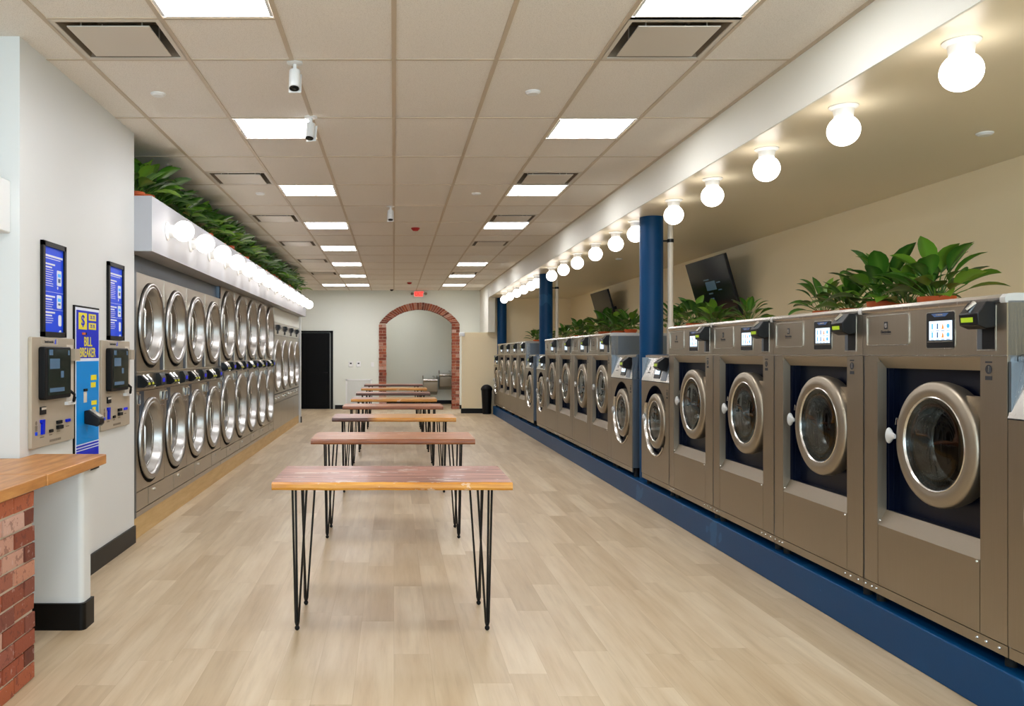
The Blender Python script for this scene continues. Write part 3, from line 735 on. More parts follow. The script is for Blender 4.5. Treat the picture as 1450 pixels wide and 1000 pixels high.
# ---------------------------------------------------------------- dryers (local x = away from the camera along the wall)
def dryer_door(t, cx, cz, r, s=1):
    MB().lathe([(r + .014, -.004), (r + .014, .0), (r - .02, .0)], (cx - .012, 0, cz - .012), 'y', 48).build('door_shadow_ring', M['rubber'], t)  # black ring set off-centre, painting the shadow around the door rim
    d = MB(); prof = [(r + .002, 0), (r, -.018), (r - .008, -.027), (r - .020, -.028), (r - .026, -.022), (r - .033, -.021), (r - .040, -.026), (r - .050, -.022), (r - .058, -.008), (r - .070, .045), (r - .078, .062)]
    d.lathe(prof, (cx, 0, cz), 'y', 64); dr = d.build('dryer_door', M['dryer_chrome'], t, smooth=50)
    ri = r - .078
    d = MB(); d.lathe([(ri + .001, .062), (ri - .003, .052), (ri - .013, .055), (ri - .015, .07)], (cx, 0, cz), 'y', 64); d.build('glass_ring', M['steel_light'], dr)
    MB().lathe([(ri - .013, .060), (ri * .6, .064), (0.0008, .066)], (cx, 0, cz), 'y', 40).build('door_glass', M['glass_dark'], dr)
    MB().lathe([(ri + .0, .075), (ri + .01, .12), (ri + .01, .5), (ri * .5, .52), (.0008, .52)], (cx, 0, cz), 'y', 40).build('drum', M['drum'], dr)
    h = MB(); a = .13
    q = cx - ri + .035; h.tube([(q, .062, cz + a), (q, -.004, cz + a), (q, -.018, cz + a - .02), (q, -.018, cz - a + .02), (q, -.004, cz - a), (q, .062, cz - a)], .0095, 8)
    h.build('door_handle', M['steel_light'], dr)
    h = MB(); h.box(cx + r * .62, -.012, cz + r * .74, cx + r * .98, -.002, cz + r * .74 + .014); h.build('door_hinge', M['steel_light'], dr)
    return dr
def reader_mini(cp, x, z, s=1.0):
    mb = MB(); mb.prism([(0, z + .05 * s), (-.03, z + .05 * s), (-.085, z - .005), (-.085, z - .03 * s), (-.05, z - .05 * s), (0, z - .05 * s)], 'x', x, x + .075)
    o = mb.build('card_reader', M['black_plastic'], cp)
    mb = MB(); mb.box(x + .02, -.092, z - .025 * s, x + .055, -.084, z - .008 * s); mb.build('reader_light', M['led_yellow'], o)
    mb = MB(); mb.tube([(x + .037, -.034, z + .05 * s), (x + .037, -.075, z + .012 * s)], [.012, .009], 8); mb.build('card_slot', M['steel_light'], o)
def make_stack(w, top, r, zu, zl, s0, s1, lint, name='x'):
    t = thing('stacked_dryer', 'x', 'tumble dryer', (-2.09, 6.76, .173), R(90)); k = .173; W_ = w - .005
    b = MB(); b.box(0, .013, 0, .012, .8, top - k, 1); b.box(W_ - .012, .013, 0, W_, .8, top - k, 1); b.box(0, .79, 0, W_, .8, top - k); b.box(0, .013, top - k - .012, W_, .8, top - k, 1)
    for z0_, z1_, zc in ((s1 + .004, top, zu), (lint + .003, s0 - .004, zl)):
        b.plate_hole(0, z0_ - k, W_, z1_ - k, w / 2, zc - k, r - .062, 0.0, 0, 56)
    b.build('body', [M['dryer_steel'], M['steel_dark']], t, smooth=0)
    b = MB(); b.box(W_ - .004, -.002, s1 - k, W_, .013, top - k); b.box(0, -.003, s1 - k - .004, W_, .01, s1 - k + .006); b.build('edge_trim', M['steel_light'], t)
    cp = MB().box(0, -.001, s0 - k, W_, .01, s1 - k - .004).build('control_panel', M['dryer_steel'], t); zc = (s0 + s1) / 2 - k
    mb = MB(); mb.prism([(0, zc + .06), (-.03, zc + .06), (-.05, zc + .02), (-.05, zc - .045), (0, zc - .06)], 'x', w * .68, w * .86)
    dp = mb.build('display_unit', M['black_plastic'], cp); MB().box(w * .73, -.0535, zc - .02, w * .80, -.050, zc + .015).build('display', M['lcd_blue'], dp)
    reader_mini(cp, .03, zc); reader_mini(cp, .135, zc)
    mb = MB()
    for x, z in ((.33, .05), (.25, -.055), (w * .62, -.055)): mb.sphere((x, -.003, zc + z), .009, 8)
    mb.build('panel_screws', M['bolt'], cp)
    MB().box(.08, -.0025, s0 - k - .30, .20, -.0005, s0 - k - .006).build('side_panel', M['navy_panel'], t)
    MB().box(w - .14, -.0025, s1 - k + .006, w - .05, -.0005, s1 - k + .19).build('side_panel', M['navy_panel'], t)
    for xa in (.015, w - .11):
        mb = MB(); ring_rr(mb, xa, s0 - k - .115, xa + .08, s0 - k - .025, .004, .01, -.007, -.002)
        mb.box(xa + .009, -.0035, s0 - k - .106, xa + .071, -.0026, s0 - k - .034, 1)
        mb.build('card_holder', [M['steel_light'], M['navy_panel']], t)
    dryer_door(t, w / 2, zu - k, r); dryer_door(t, w / 2, zl - k, r)
    lp = MB(); lp.box(0, 0, .048, w * .40 - .002, .012, lint - k - .002); lp.box(w * .40 + .001, -.003, .050, W_ - .004, .012, lint - k - .004); lp.box(0, 0, 0, W_, .012, .042)
    lp.box(.01, .02, .0, W_, .03, .19, 1)
    lp = lp.build('lint_drawer', [M['dryer_steel'], M['gap']], t)
    MB().cyl((w * .6, -.015, lint - k - .045), .012, .013, 'y', 12).build('lint_drawer_lock', M['bolt'], lp)
    return t
SG = 'stacked dryers set in the left wall'
s1 = make_stack(.82, 2.17, .35, 1.76, .783, 1.20, 1.355, .375)
for i in range(4):
    lab = '%s stainless stacked dryer from the kiosk wall, in the lower topped row of four' % ORD[i]
    if i == 0: tag(s1, lab, 'tumble dryer', SG)
    else: dup(s1, (-2.09, 6.76 + .82 * i, .173), lab, SG)
s2 = make_stack(.88, 2.322, .425, 1.87, .815, 1.285, 1.412, .345)
for i in range(5):
    lab = '%s of five taller stacked dryers with big doors reaching the bulkhead' % ['nearest', 'second nearest', 'middle', 'second farthest', 'farthest'][i]
    if i == 0: s2.location = (-2.09, 10.045, .173); tag(s2, lab, 'tumble dryer', SG)
    else: dup(s2, (-2.09, 10.045 + .88 * i, .173), lab, SG)
def make_single(w):
    t = thing('tumble_dryer', 'x', 'tumble dryer', (-2.09, 14.46, .173), R(90)); k = .173; W_ = w - .005
    b = MB(); b.box(0, .013, 0, .012, .8, 2.07 - k, 1); b.box(W_ - .012, .013, 0, W_, .8, 2.07 - k, 1); b.box(0, .79, 0, W_, .8, 2.07 - k); b.box(0, .013, 2.05 - k, W_, .8, 2.07 - k)
    b.plate_hole(0, .80 - k, W_, 1.84 - k, w / 2, 1.31 - k, .392, 0, 0, 56); b.build('body', [M['dryer_steel'], M['steel_dark']], t, smooth=0)
    cp = MB().box(0, -.004, 1.845 - k, W_, .012, 2.07 - k).build('control_panel', M['steel_light'], t)
    mb = MB(); mb.prism([(0, 2.03 - k), (-.05, 2.03 - k), (-.07, 1.98 - k), (-.03, 1.93 - k), (0, 1.93 - k)], 'x', w / 2 - .07, w / 2 + .07); mb.box(w / 2 - .02, -.02, 1.87 - k, w / 2 + .02, 0, 1.93 - k)
    mb.build('card_reader', M['black_plastic'], cp)
    dryer_door(t, w / 2, 1.31 - k, .455)
    mb = MB(); mb.box(0, -.006, .785 - k, W_, .012, .797 - k, 1); mb.box(0, 0, .64 - k, W_, .012, .783 - k); mb.box(0, -.002, 0, W_, .012, .632 - k); lp = mb.build('lower_panel', [M['dryer_steel'], M['gap']], t)
    mb = MB(); mb.cyl((.25, -.02, .72 - k), .028, .02, 'y', 14); mb.cyl((.62, -.02, .72 - k), .028, .02, 'y', 14); mb.build('panel_lock', M['bolt'], lp)
    return t
s3 = make_single(.96)
for i in range(4):
    lab = '%s of four single large dryers with black card readers above their doors, at the back of the left row' % ['nearest', 'second nearest', 'second farthest', 'farthest'][i]
    lab = lab.replace('single large dryers with black card readers above their doors, at the back of the left row', 'single drum dryers at the far end of the left row')
    if i == 0: tag(s3, lab, 'tumble dryer', 'single dryers at the far end of the left wall')
    else: dup(s3, (-2.09, 14.46 + .96 * i, .173), lab, 'single dryers at the far end of the left wall')
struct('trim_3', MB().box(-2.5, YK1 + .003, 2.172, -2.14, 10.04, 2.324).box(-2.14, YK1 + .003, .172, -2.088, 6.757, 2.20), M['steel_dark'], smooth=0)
struct('trim_4', MB().box(-2.5, 14.46, 2.075, -2.085, 18.31, 2.324), M['wall'], smooth=0)

# ---------------------------------------------------------------- hairpin leg tables
def make_table(w, d, top, edge):
    t = thing('wooden_table', 'x', 'table'); rnd = random.Random(int(w * 1000)); mb = MB(); n = 26; z0_, z1_ = .777, .819
    def ring(z, out):
        a = []
        for i in range(n + 1):
            x = -w / 2 + w * i / n; a.append((x, -d / 2 - out + .004 * math.sin(i * 1.7) + .003 * math.sin(i * .6 + 1), z))
        for i in range(n + 1):
            x = w / 2 - w * i / n; a.append((x, d / 2 + out * .5 + .003 * math.sin(i * 1.1), z))
        return a
    rs = [ring(z0_, -.006), ring(z0_ + .012, .002), ring(z1_ - .010, .001), ring(z1_, -.010)]; m_ = len(rs[0])
    v = [p for r_ in rs for p in r_]; mb.add(v, [(k * m_ + i, k * m_ + (i + 1) % m_, (k + 1) * m_ + (i + 1) % m_, (k + 1) * m_ + i) for k in range(3) for i in range(m_)], 1)
    k = 3 * m_; mb.add(rs[3], [(i, i + 1, m_ - 2 - i, m_ - 1 - i) for i in range(n)], 0); mb.add(rs[0], [(i, i + 1, m_ - 2 - i, m_ - 1 - i) for i in range(n)], 1)
    mb.build('tabletop', [M[top], M[edge]], t, smooth=30)
    for sx in (-1, 1):
        for sy in (-1, 1):
            fx, fy = sx * (w / 2 - .125), sy * (d / 2 - .10); L = MB()
            foot = (fx, fy, .030)
            tops = [(fx + sx * .022, fy + sy * .03, .777), (fx - sx * .055, fy + sy * .03, .777), (fx + sx * .018, fy - sy * .085, .777)]
            offs = [(sx * .008, 0), (-sx * .008, 0), (0, -sy * .008)]
            for (a, b, c), (ox, oy) in zip(tops, offs): L.tube([(a, b, c), (fx + ox, fy + oy, .045), (fx + ox * .4, fy + oy * .4, .028)], .0062, 8)
            L.hexa([(fx + sx * .035, fy + sy * .045, .771), (fx - sx * .075, fy + sy * .045, .771), (fx - sx * .06, fy + sy * .0, .771), (fx + sx * .03, fy - sy * .1, .771)],
                   [(fx + sx * .035, fy + sy * .045, .777), (fx - sx * .075, fy + sy * .045, .777), (fx - sx * .06, fy + sy * .0, .777), (fx + sx * .03, fy - sy * .1, .777)])
            lo = L.build('leg', M['leg_metal'], t); MB().sphere((fx, fy, .014), .014, 12).build('foot', M['rubber'], lo)
    return t
TB = [(4.43, .66, -.651, .632, 'top_red', 'edge_gold', 'reddish wooden table with worn golden front edge and hairpin legs, nearest the camera'),
      (6.69, .62, -.668, .653, 'top_brown', 'edge_brown', 'reddish brown wooden table with black hairpin legs, second from the camera'),
      (8.94, .62, -.665, .668, 'top_split', 'edge_split', 'third table from the camera, front edge dark at left and golden at right'),
      (10.93, .62, -.675, .647, 'top_brown', 'edge_brown', 'fourth table from the camera, plain brown front edge'),
      (12.68, .60, -.655, .655, 'top_split', 'edge_gold', 'fifth table from the camera, golden yellow front edge'),
      (14.62, .60, -.667, .640, 'top_red', 'edge_dark', 'sixth table from the camera, dark brown front edge'),
      (16.62, .60, -.655, .660, 'top_split', 'edge_gold', 'seventh table from the camera, golden front edge behind a dark one'),
      (18.70, .60, -.670, .650, 'top_red', 'edge_dark', 'dark edged table farthest from the camera, nearest the brick arch')]
for y, d, xa, xb, a, b, lab in TB:
    t = make_table(xb - xa, d, a, b); t.location = ((xa + xb) / 2, y + d / 2, 0); tag(t, lab, 'table', 'hairpin leg tables down the middle')

# ---------------------------------------------------------------- columns and pipes
CO = [(2.675, 8.66, .236, 'closest to the camera'), (2.70, 14.80, .236, 'second from the camera'), (2.72, 20.99, .236, 'farthest, by the bay wall')]
for x, y, dd, lab in CO:
    mb = MB(); mb.cyl((x, y, .207), dd / 2, LC - .207, 'z', 40)
    o = mb.build('round_column', M['blue_paint'], smooth=40); tag(o, 'round glossy blue column among the washers, %s' % lab, 'column', 'blue columns')
for x, y, lab in ((2.86, 8.62, 'near the camera'), (2.88, 14.72, 'in the distance')):
    t = thing('standpipe', 'white vertical pipe beside the blue column %s' % lab, 'pipe', (x, y, .207), 0, 'white pipes beside the columns')
    mb = MB(); mb.cyl((0, 0, 0), .028, LC - .207, 'z', 16); mb.build('pipe', M['pipe_paint'], t)
    mb = MB(); mb.cyl((0, 0, 0), .036, 1.62, 'z', 16); mb.build('pipe_sleeve', M['pipe_paint'], t)
    mb = MB(); mb.cyl((0, 0, 2.45), .034, .035, 'z', 16); mb.box(-.10, -.01, 2.458, 0, .01, 2.475); mb.build('pipe_clamp', M['black_plastic'], t)
    o = MB().cyl((x - .075, y + .05, 1.50), .009, LC - 1.50, 'z', 10).build('conduit', M['white_plastic']); tag(o, 'thin conduit between the blue column and white pipe %s' % lab, 'conduit', 'thin conduits by the columns')
# ---------------------------------------------------------------- lights
def make_globe():
    t = thing('globe_light', 'x', 'light')
    b = MB(); b.lathe([(.0008, 0), (.078, 0), (.079, -.006), (.070, -.014), (.056, -.020), (.052, -.052), (.05, -.062), (.0008, -.062)], (0, 0, 0), 'z', 32); b.build('fixture_base', M['white_plastic'], t)
    s = MB(); s.sphere((0, 0, -.140), .088, 32); s.build('globe', M['globe'], t, smooth=80); return t
g0 = make_globe(); IV = [.0012444, .0015706, .001895, .002218, .002524, .002922, .003183, .003504, .00385, .004163, .004476, .004885, .005149, .00544, .00575, .00609, .0064]
for i, iv in enumerate(IV):
    y = 2.58 * 1180 * iv
    if i == 11: y = 15.03
    lab = '%s white globe light from the camera along the low ceiling above the washers' % ORD[i]
    if i == 0: g0.location = (2.58, y, LC); tag(g0, lab, 'light', 'globe lights over the washers')
    else: dup(g0, (2.58, y, LC), lab, 'globe lights over the washers')
for y in (.87, 1.86, 2.85):  # unseen globes added at the near end of the row to brighten the bay
    dup(g0, (2.58, y, LC), 'added unseen white globe light continuing the row to brighten the bay', 'globe lights over the washers')
for i in range(14):
    y = 7.10 + .805 * i; lab = '%s white globe light from the camera on the bulkhead above the dryers' % ORD[i]
    c = dup(g0, (BX, y, 2.55), lab, 'globe lights on the bulkhead'); c.rotation_euler = (0, R(-90), 0)
def make_panel():
    t = thing('ceiling_light', 'x', 'ceiling light'); f = MB(); a, b = .018, .592
    for q in ((a, a, b, a + .016), (a, b - .016, b, b), (a, a, a + .016, b), (b - .016, a, b, b)): f.box(q[0], q[1], -.004, q[2], q[3], .012)
    f.build('frame', M['white_plastic'], t); MB().box(a + .01, a + .01, .004, b - .01, b - .01, .014).build('diffuser', M['panel'], t); return t
p0 = make_panel(); first = True
side_n = {-1.22: 0, 1.22: 0}
for x, y in sorted(lights, key=lambda q: (q[1], q[0])):
    if y < 3: lab = 'square ceiling panel light %s behind the camera' % ('left' if x < 0 else 'right')
    elif x < -1.5: lab = 'square ceiling panel light at the far left, beside another in the last row'
    else:
        lab = '%s square ceiling panel light from the camera in the %s row' % (ORD[side_n[x]], 'left' if x < 0 else 'right'); side_n[x] += 1
    if first: p0.location = (x, y, HC); tag(p0, lab, 'ceiling light', 'ceiling panel lights'); first = False
    else: dup(p0, (x, y, HC), lab, 'ceiling panel lights')
def make_vent():
    t = thing('ceiling_vent', 'x', 'vent'); f = MB(); a, b = .008, .602
    for q in ((a, a, b, a + .03), (a, b - .03, b, b), (a, a, a + .03, b), (b - .03, a, b, b)): f.box(q[0], q[1], -.006, q[2], q[3], .004)
    f.build('frame', M['vent_paint'], t)
    h = MB(); h.hexa([(a + .03, a + .03, .0), (b - .03, a + .03, .0), (b - .03, b - .03, .0), (a + .03, b - .03, .0)], [(.11, .11, .16), (.5, .11, .16), (.5, .5, .16), (.11, .5, .16)])
    h.f = h.f[1:]; h.m = h.m[1:]; h.build('plenum', M['vent_dark'], t, smooth=0)
    MB().box(.085, .085, -.012, .525, .525, -.006).build('face_plate', M['vent_paint'], t)
    st = MB()
    for x in (.14, .47):
        for y in (.14, .47): st.cyl((x, y, -.006), .004, .16, 'z', 6)
    st.build('hanger', M['vent_paint'], t); return t
v0 = make_vent(); first = True; cnt = {-1.83: 0, 1.22: 0}
for x, y in vents:
    lab = '%s square ceiling air vent from the camera on the %s side' % (ORD[cnt[x]], 'left' if x < 0 else 'right'); cnt[x] += 1
    if first: v0.location = (x, y, HC); tag(v0, lab, 'vent', 'ceiling air vents'); first = False
    else: dup(v0, (x, y, HC), lab, 'ceiling air vents')
mb = MB().box(-.2, -.2, -.03, .2, .2, 0); o = thing('ceiling_light', 'ceiling light inside the alcove behind the arch', 'ceiling light', (.2, 24.2, 3.098))
mb.build('diffuser', M['panel'], o)
# ceiling cameras
def make_cam():
    t = thing('security_camera', 'x', 'camera'); b = MB(); b.lathe([(.0008, 0), (.048, 0), (.048, -.008), (.03, -.014), (.0008, -.014)], (0, 0, 0), 'z', 24); b.tube([(0, 0, -.01), (0, 0, -.05), (0, -.012, -.062)], .012, 10)
    b.build('mount', M['white_plastic'], t)
    n = MB(); n.tube([(0, 0.0, -.055), (0, -.030, -.165)], .034, 20); bo = n.build('camera_body', M['white_plastic'], t)
    n = MB(); n.tube([(0, -.029, -.160), (0, -.0312, -.170)], .029, 20); n.build('lens_window', M['rubber'], bo)
    n = MB(); n.tube([(0, -.031, -.169), (0, -.0322, -.173)], .012, 14); n.build('lens', M['kiosk_screen'], bo)
    n = MB(); n.hexa([(-.038, .036, -.060), (.038, .036, -.060), (.038, .04, -.062), (-.038, .04, -.062)], [(-.038, .002, -.180), (.038, .002, -.180), (.038, .006, -.182), (-.038, .006, -.182)]); n.build('sun_shield', M['white_plastic'], bo)
    return t
c0 = make_cam(); c0.location = (-.597, 5.02, HC); tag(c0, 'white bullet camera hanging from the ceiling, nearest the camera', 'camera', 'ceiling security cameras')
dup(c0, (-.615, 6.17, HC), 'white bullet camera hanging beside the second left ceiling light', 'ceiling security cameras', R(-15))
dup(c0, (-.04, 9.89, HC), 'white bullet camera hanging from the middle of the ceiling', 'ceiling security cameras')
o = MB().sphere((-.06, 22.6, HC), .05, 16, 0, (1, 1, .9)).build('dome_camera', M['rubber']); tag(o, 'small black dome camera on the ceiling by the back wall', 'camera')
def disc_thing(x, y, z, lab, cat, m='white_plastic', r=.05, h=.018, name='sprinkler_cover', grp=None):
    t = MB(); t.lathe([(.0008, -h), (r * .7, -h), (r, -h * .4), (r, 0), (.0008, 0)], (0, 0, 0), 'z', 24); o = t.build(name, M[m]); o.location = (x, y, z); tag(o, lab, cat, grp)
SGp = 'small round ceiling covers'
disc_thing(-1.589, 5.62, HC, 'small round sprinkler cover left of the nearest ceiling camera', 'sprinkler', grp=SGp)
disc_thing(.93, 5.58, HC, 'small round sprinkler cover near the second right ceiling light', 'sprinkler', grp=SGp)
disc_thing(-1.46, 9.1, HC, 'small round sprinkler cover past the second left ceiling vent', 'sprinkler', grp=SGp)
disc_thing(.90, 9.1, HC, 'small round sprinkler cover left of the third right ceiling light', 'sprinkler', grp=SGp)
disc_thing(3.80, 5.36, LC, 'small round sprinkler cover on the low ceiling above the near washers', 'sprinkler', grp=SGp)
disc_thing(3.35, 12.4, LC, 'small round sprinkler cover on the low ceiling in the distance', 'sprinkler', grp=SGp)
for x, y, lab in ((.30, 11.6, 'small red fire alarm strobe on the middle of the ceiling'), (.38, 20.4, 'small red fire alarm strobe on the ceiling in front of the exit sign')):
    t = MB(); t.lathe([(.0008, -.045), (.035, -.04), (.06, -.012), (.062, 0), (.0008, 0)], (0, 0, 0), 'z', 20); o = t.build('alarm_strobe', mat('alarm red', '#a8201c', .4)); o.location = (x, y, HC); tag(o, lab, 'alarm', 'red alarm strobes')

# ---------------------------------------------------------------- televisions
def television(y, lab, patches):
    t = thing('television', lab, 'television', (4.23, y, 2.375), 0, 'televisions on the right wall')
    t.matrix_world = Matrix(((0, .962, -.274, 4.23), (-1, 0, 0, y), (0, .274, .962, 2.375), (0, 0, 0, 1)))
    w, h = .69, .405
    MB().box(-w, 0, -h, w, .035, h).build('housing', M['black_plastic'], t, bevel=.004)
    MB().box(-w * .6, .035, -h * .6, w * .6, .06, h * .5).build('rear_cover', M['black_plastic'], t, bevel=.01)
    s = MB().box(-w + .012, -.002, -h + .018, w - .012, 0, h - .012).build('screen', M['tv_screen'], t)
    if patches:  # dim bluish grey rectangles laid on the screen
        m = MB(); m.box(-.15, -.004, -.02, .18, -.0022, .10); m.box(-.18, -.004, .12, .0, -.0022, .135)
        for k in range(4): m.box(-.12, -.004, -.07 - .07 * k, .02, -.0022, -.055 - .07 * k)
        for k in range(2): m.box(.22, -.004, .06 - .1 * k, .34, -.0022, .075 - .1 * k)
        m.build('screen_patches', M['tv_dim'], s)
    m = MB(); m.box(-.16, .055, -.12, .16, .075, .12); m.box(-.03, .07, -.03, .03, .262, .03)
    m.build('wall_bracket', M['black_plastic'], t)
television(11.1, 'large black television tilted down from the right wall, nearest the camera', True)
television(16.8, 'distant grey television tilted down from the right wall', False)
t = thing('security_camera', 'white camera on an arm high on the right wall at the picture edge', 'camera', (XR, 5.72, 2.41))
MB().cyl((-.02, 0, 0), .045, .02, 'x', 20).build('mount', M['white_plastic'], t)
MB().tube([(-.01, 0, 0), (-.07, -.02, .0), (-.10, -.05, -.01)], .014, 10).build('arm', M['white_plastic'], t)
b = MB().tube([(-.085, .06, -.005), (-.095, -.04, -.02), (-.10, -.10, -.03)], [.022, .036, .036], 16).build('camera_body', M['white_plastic'], t)

# ---------------------------------------------------------------- potted plants
def leaf(mb, base, az, l_pet, l_bl, wd, el0, droop, roll, rnd):
    p = Vector(base); el = el0; ca, sa = math.cos(az), math.sin(az); pts = [p.copy()]
    for i in range(3):
        d = Vector((ca * math.cos(el), sa * math.cos(el), math.sin(el))); p = p + d * (l_pet / 3); pts.append(p.copy()); el -= droop * .10
    mb.tube(pts, [.0042, .0036, .003, .0026], 4, cap=False); mb.att += [0.35] * 16
    n = 7; k = len(mb.v); side0 = Vector((-sa, ca, 0)); prof = [.12, .62, .93, 1.0, .86, .52, .02]
    for i in range(n):
        d = Vector((ca * math.cos(el), sa * math.cos(el), math.sin(el))); up = side0.cross(d) * -1
        if up.z < 0 and el < 1.5: up = -up
        side = (side0 * math.cos(roll) + up * math.sin(roll)).normalized(); nn = (up * math.cos(roll) - side0 * math.sin(roll))
        w = wd * prof[i]; f = nn * (w * .32)
        for s_, at in ((-1, 0), (-.45, .25), (0, 1), (.45, .25), (1, 0)):
            q = p + side * (w * s_) + f * abs(s_); mb.v.append(tuple(q)); mb.att.append(at if i < n - 1 else 0)
        p = p + d * (l_bl / (n - 1)); el -= droop / (n - 1) * (0.6 + 0.12 * i)
    for i in range(n - 1):
        for j in range(4): a = k + i * 5 + j; mb.f.append([a, a + 1, a + 6, a + 5]); mb.m.append(0)
def foliage_mesh(seed, count, h, rad):
    rnd = random.Random(seed); mb = MB(); mb.att = []
    for i in range(count):
        q = i / count; az = i * 2.39996 + rnd.uniform(-.25, .25); el = R(86 - 66 * q + rnd.uniform(-7, 7))
        lp = h * rnd.uniform(.34, .56) * (1.05 - .35 * q); lb = rad * rnd.uniform(.62, .90)
        r0 = .012 + .028 * q
        leaf(mb, (r0 * math.cos(az), r0 * math.sin(az), .0), az + rnd.uniform(-.2, .2), lp, lb, rnd.uniform(.040, .064) * (rad / .26) ** .5, el, rnd.uniform(.55, 1.25), rnd.uniform(-.35, .35), rnd)
    return mb
PV = []
def make_plant(seed, count, h, rad, pr=.085, ph=.11):
    t = thing('potted_plant', 'x', 'plant')
    p = MB(); p.lathe([(.0008, 0), (pr * .74, 0), (pr * .92, ph * .72), (pr * 1.04, ph * .72), (pr * 1.07, ph), (pr * .96, ph), (pr * .92, ph * .8), (.0008, ph * .8)], (0, 0, 0), 'z', 28, 0)
    pot = p.build('pot', M['terracotta'], t); MB().disc((0, 0, ph * .84), pr * .93, 'z', 20).build('soil', M['soil'], pot)
    f = foliage_mesh(seed, count, h, rad).build('foliage', M['leaf'], t, smooth=60); f.location = (0, 0, ph * .8); return t
pv = [make_plant(3, 24, .34, .24), make_plant(8, 30, .40, .27), make_plant(14, 26, .30, .30), make_plant(21, 32, .36, .26, .095)]
pused = [False] * 4
def plant(k, x, y, z, rz, lab, grp, s=1.0, pz=1.0):
    if not pused[k]: c = pv[k]; pused[k] = True; c['label'] = lab; c['group'] = grp
    else: c = copy_tree(pv[k]); c['label'] = lab; c['group'] = grp
    c.location = (x, y, z); c.rotation_euler = (0, 0, rz); c.scale = (s, s, s * pz); return c
CT = 1.756; G1 = 'potted plants behind the washers'
for i, (px, k, rz, s, lab) in enumerate([
        (1166, 0, .3, .92, 'leftmost potted green plant above the near washers, in a terracotta pot'),
        (1205, 2, 1.9, .88, 'low leafy potted plant second from the left above the near washers'),
        (1250, 1, 3.3, 1.14, 'tall broad-leaved potted plant in the middle of the near group'),
        (1284, 2, 4.6, .85, 'low potted plant tucked between the two tallest near plants'),
        (1326, 3, 5.2, 1.08, 'rightmost potted plant with tall spread leaves above the nearest washer'),
        (957, 1, .9, .92, 'potted plant just right of the white pipe, below the television'),
        (984, 3, 2.2, .98, 'bushy potted plant in front of the nearest television'),
        (1012, 2, 4.4, .80, 'low potted plant with drooping leaves under the nearest television'),
        (1060, 0, 1.2, .78, 'small potted plant right of the nearest television, alone'),
        (893, 0, .1, 1.05, 'potted plant just left of the first blue column'),
        (874, 3, 1.6, 1.05, 'potted plant beside the first blue column, under the distant television'),
        (856, 1, 2.9, 1.15, 'tall potted plant directly below the distant television'),
        (836, 2, .5, .8, 'low potted plant left of the distant television'),
        (820, 1, 4.0, .98, 'bushy potted plant midway between the first two blue columns'),
        (800, 3, 5.3, .85, 'potted plant just right of the second blue column'),
        (775, 2, 2.3, .85, 'potted plant half hidden behind the second blue column'),
        (760, 0, 3.0, .95, 'farthest potted plant, left of the second blue column')]):
    plant(k, 3.52, 3.52 * 1180 / (px - 557.8), CT, rz, lab, G1, s)
rnd = random.Random(77); n = 31
for i in range(n):
    y = 6.86 + i * (18.05 - 6.86) / (n - 1)
    if i == 0: y += .14
    if i == 0: lab = 'nearest potted plant on the bulkhead shelf, its terracotta pot showing beside the kiosk wall'
    elif i == n - 1: lab = 'farthest potted plant at the end of the bulkhead shelf'
    else: lab = 'leafy potted plant in the dense row on top of the bulkhead'
    plant(rnd.randrange(4), -2.16 + rnd.uniform(-.05, .03), y, BZ1, rnd.uniform(0, 6.28), lab, 'potted plants on top of the bulkhead', rnd.uniform(1.0, 1.2) if i else 1.0, .86)

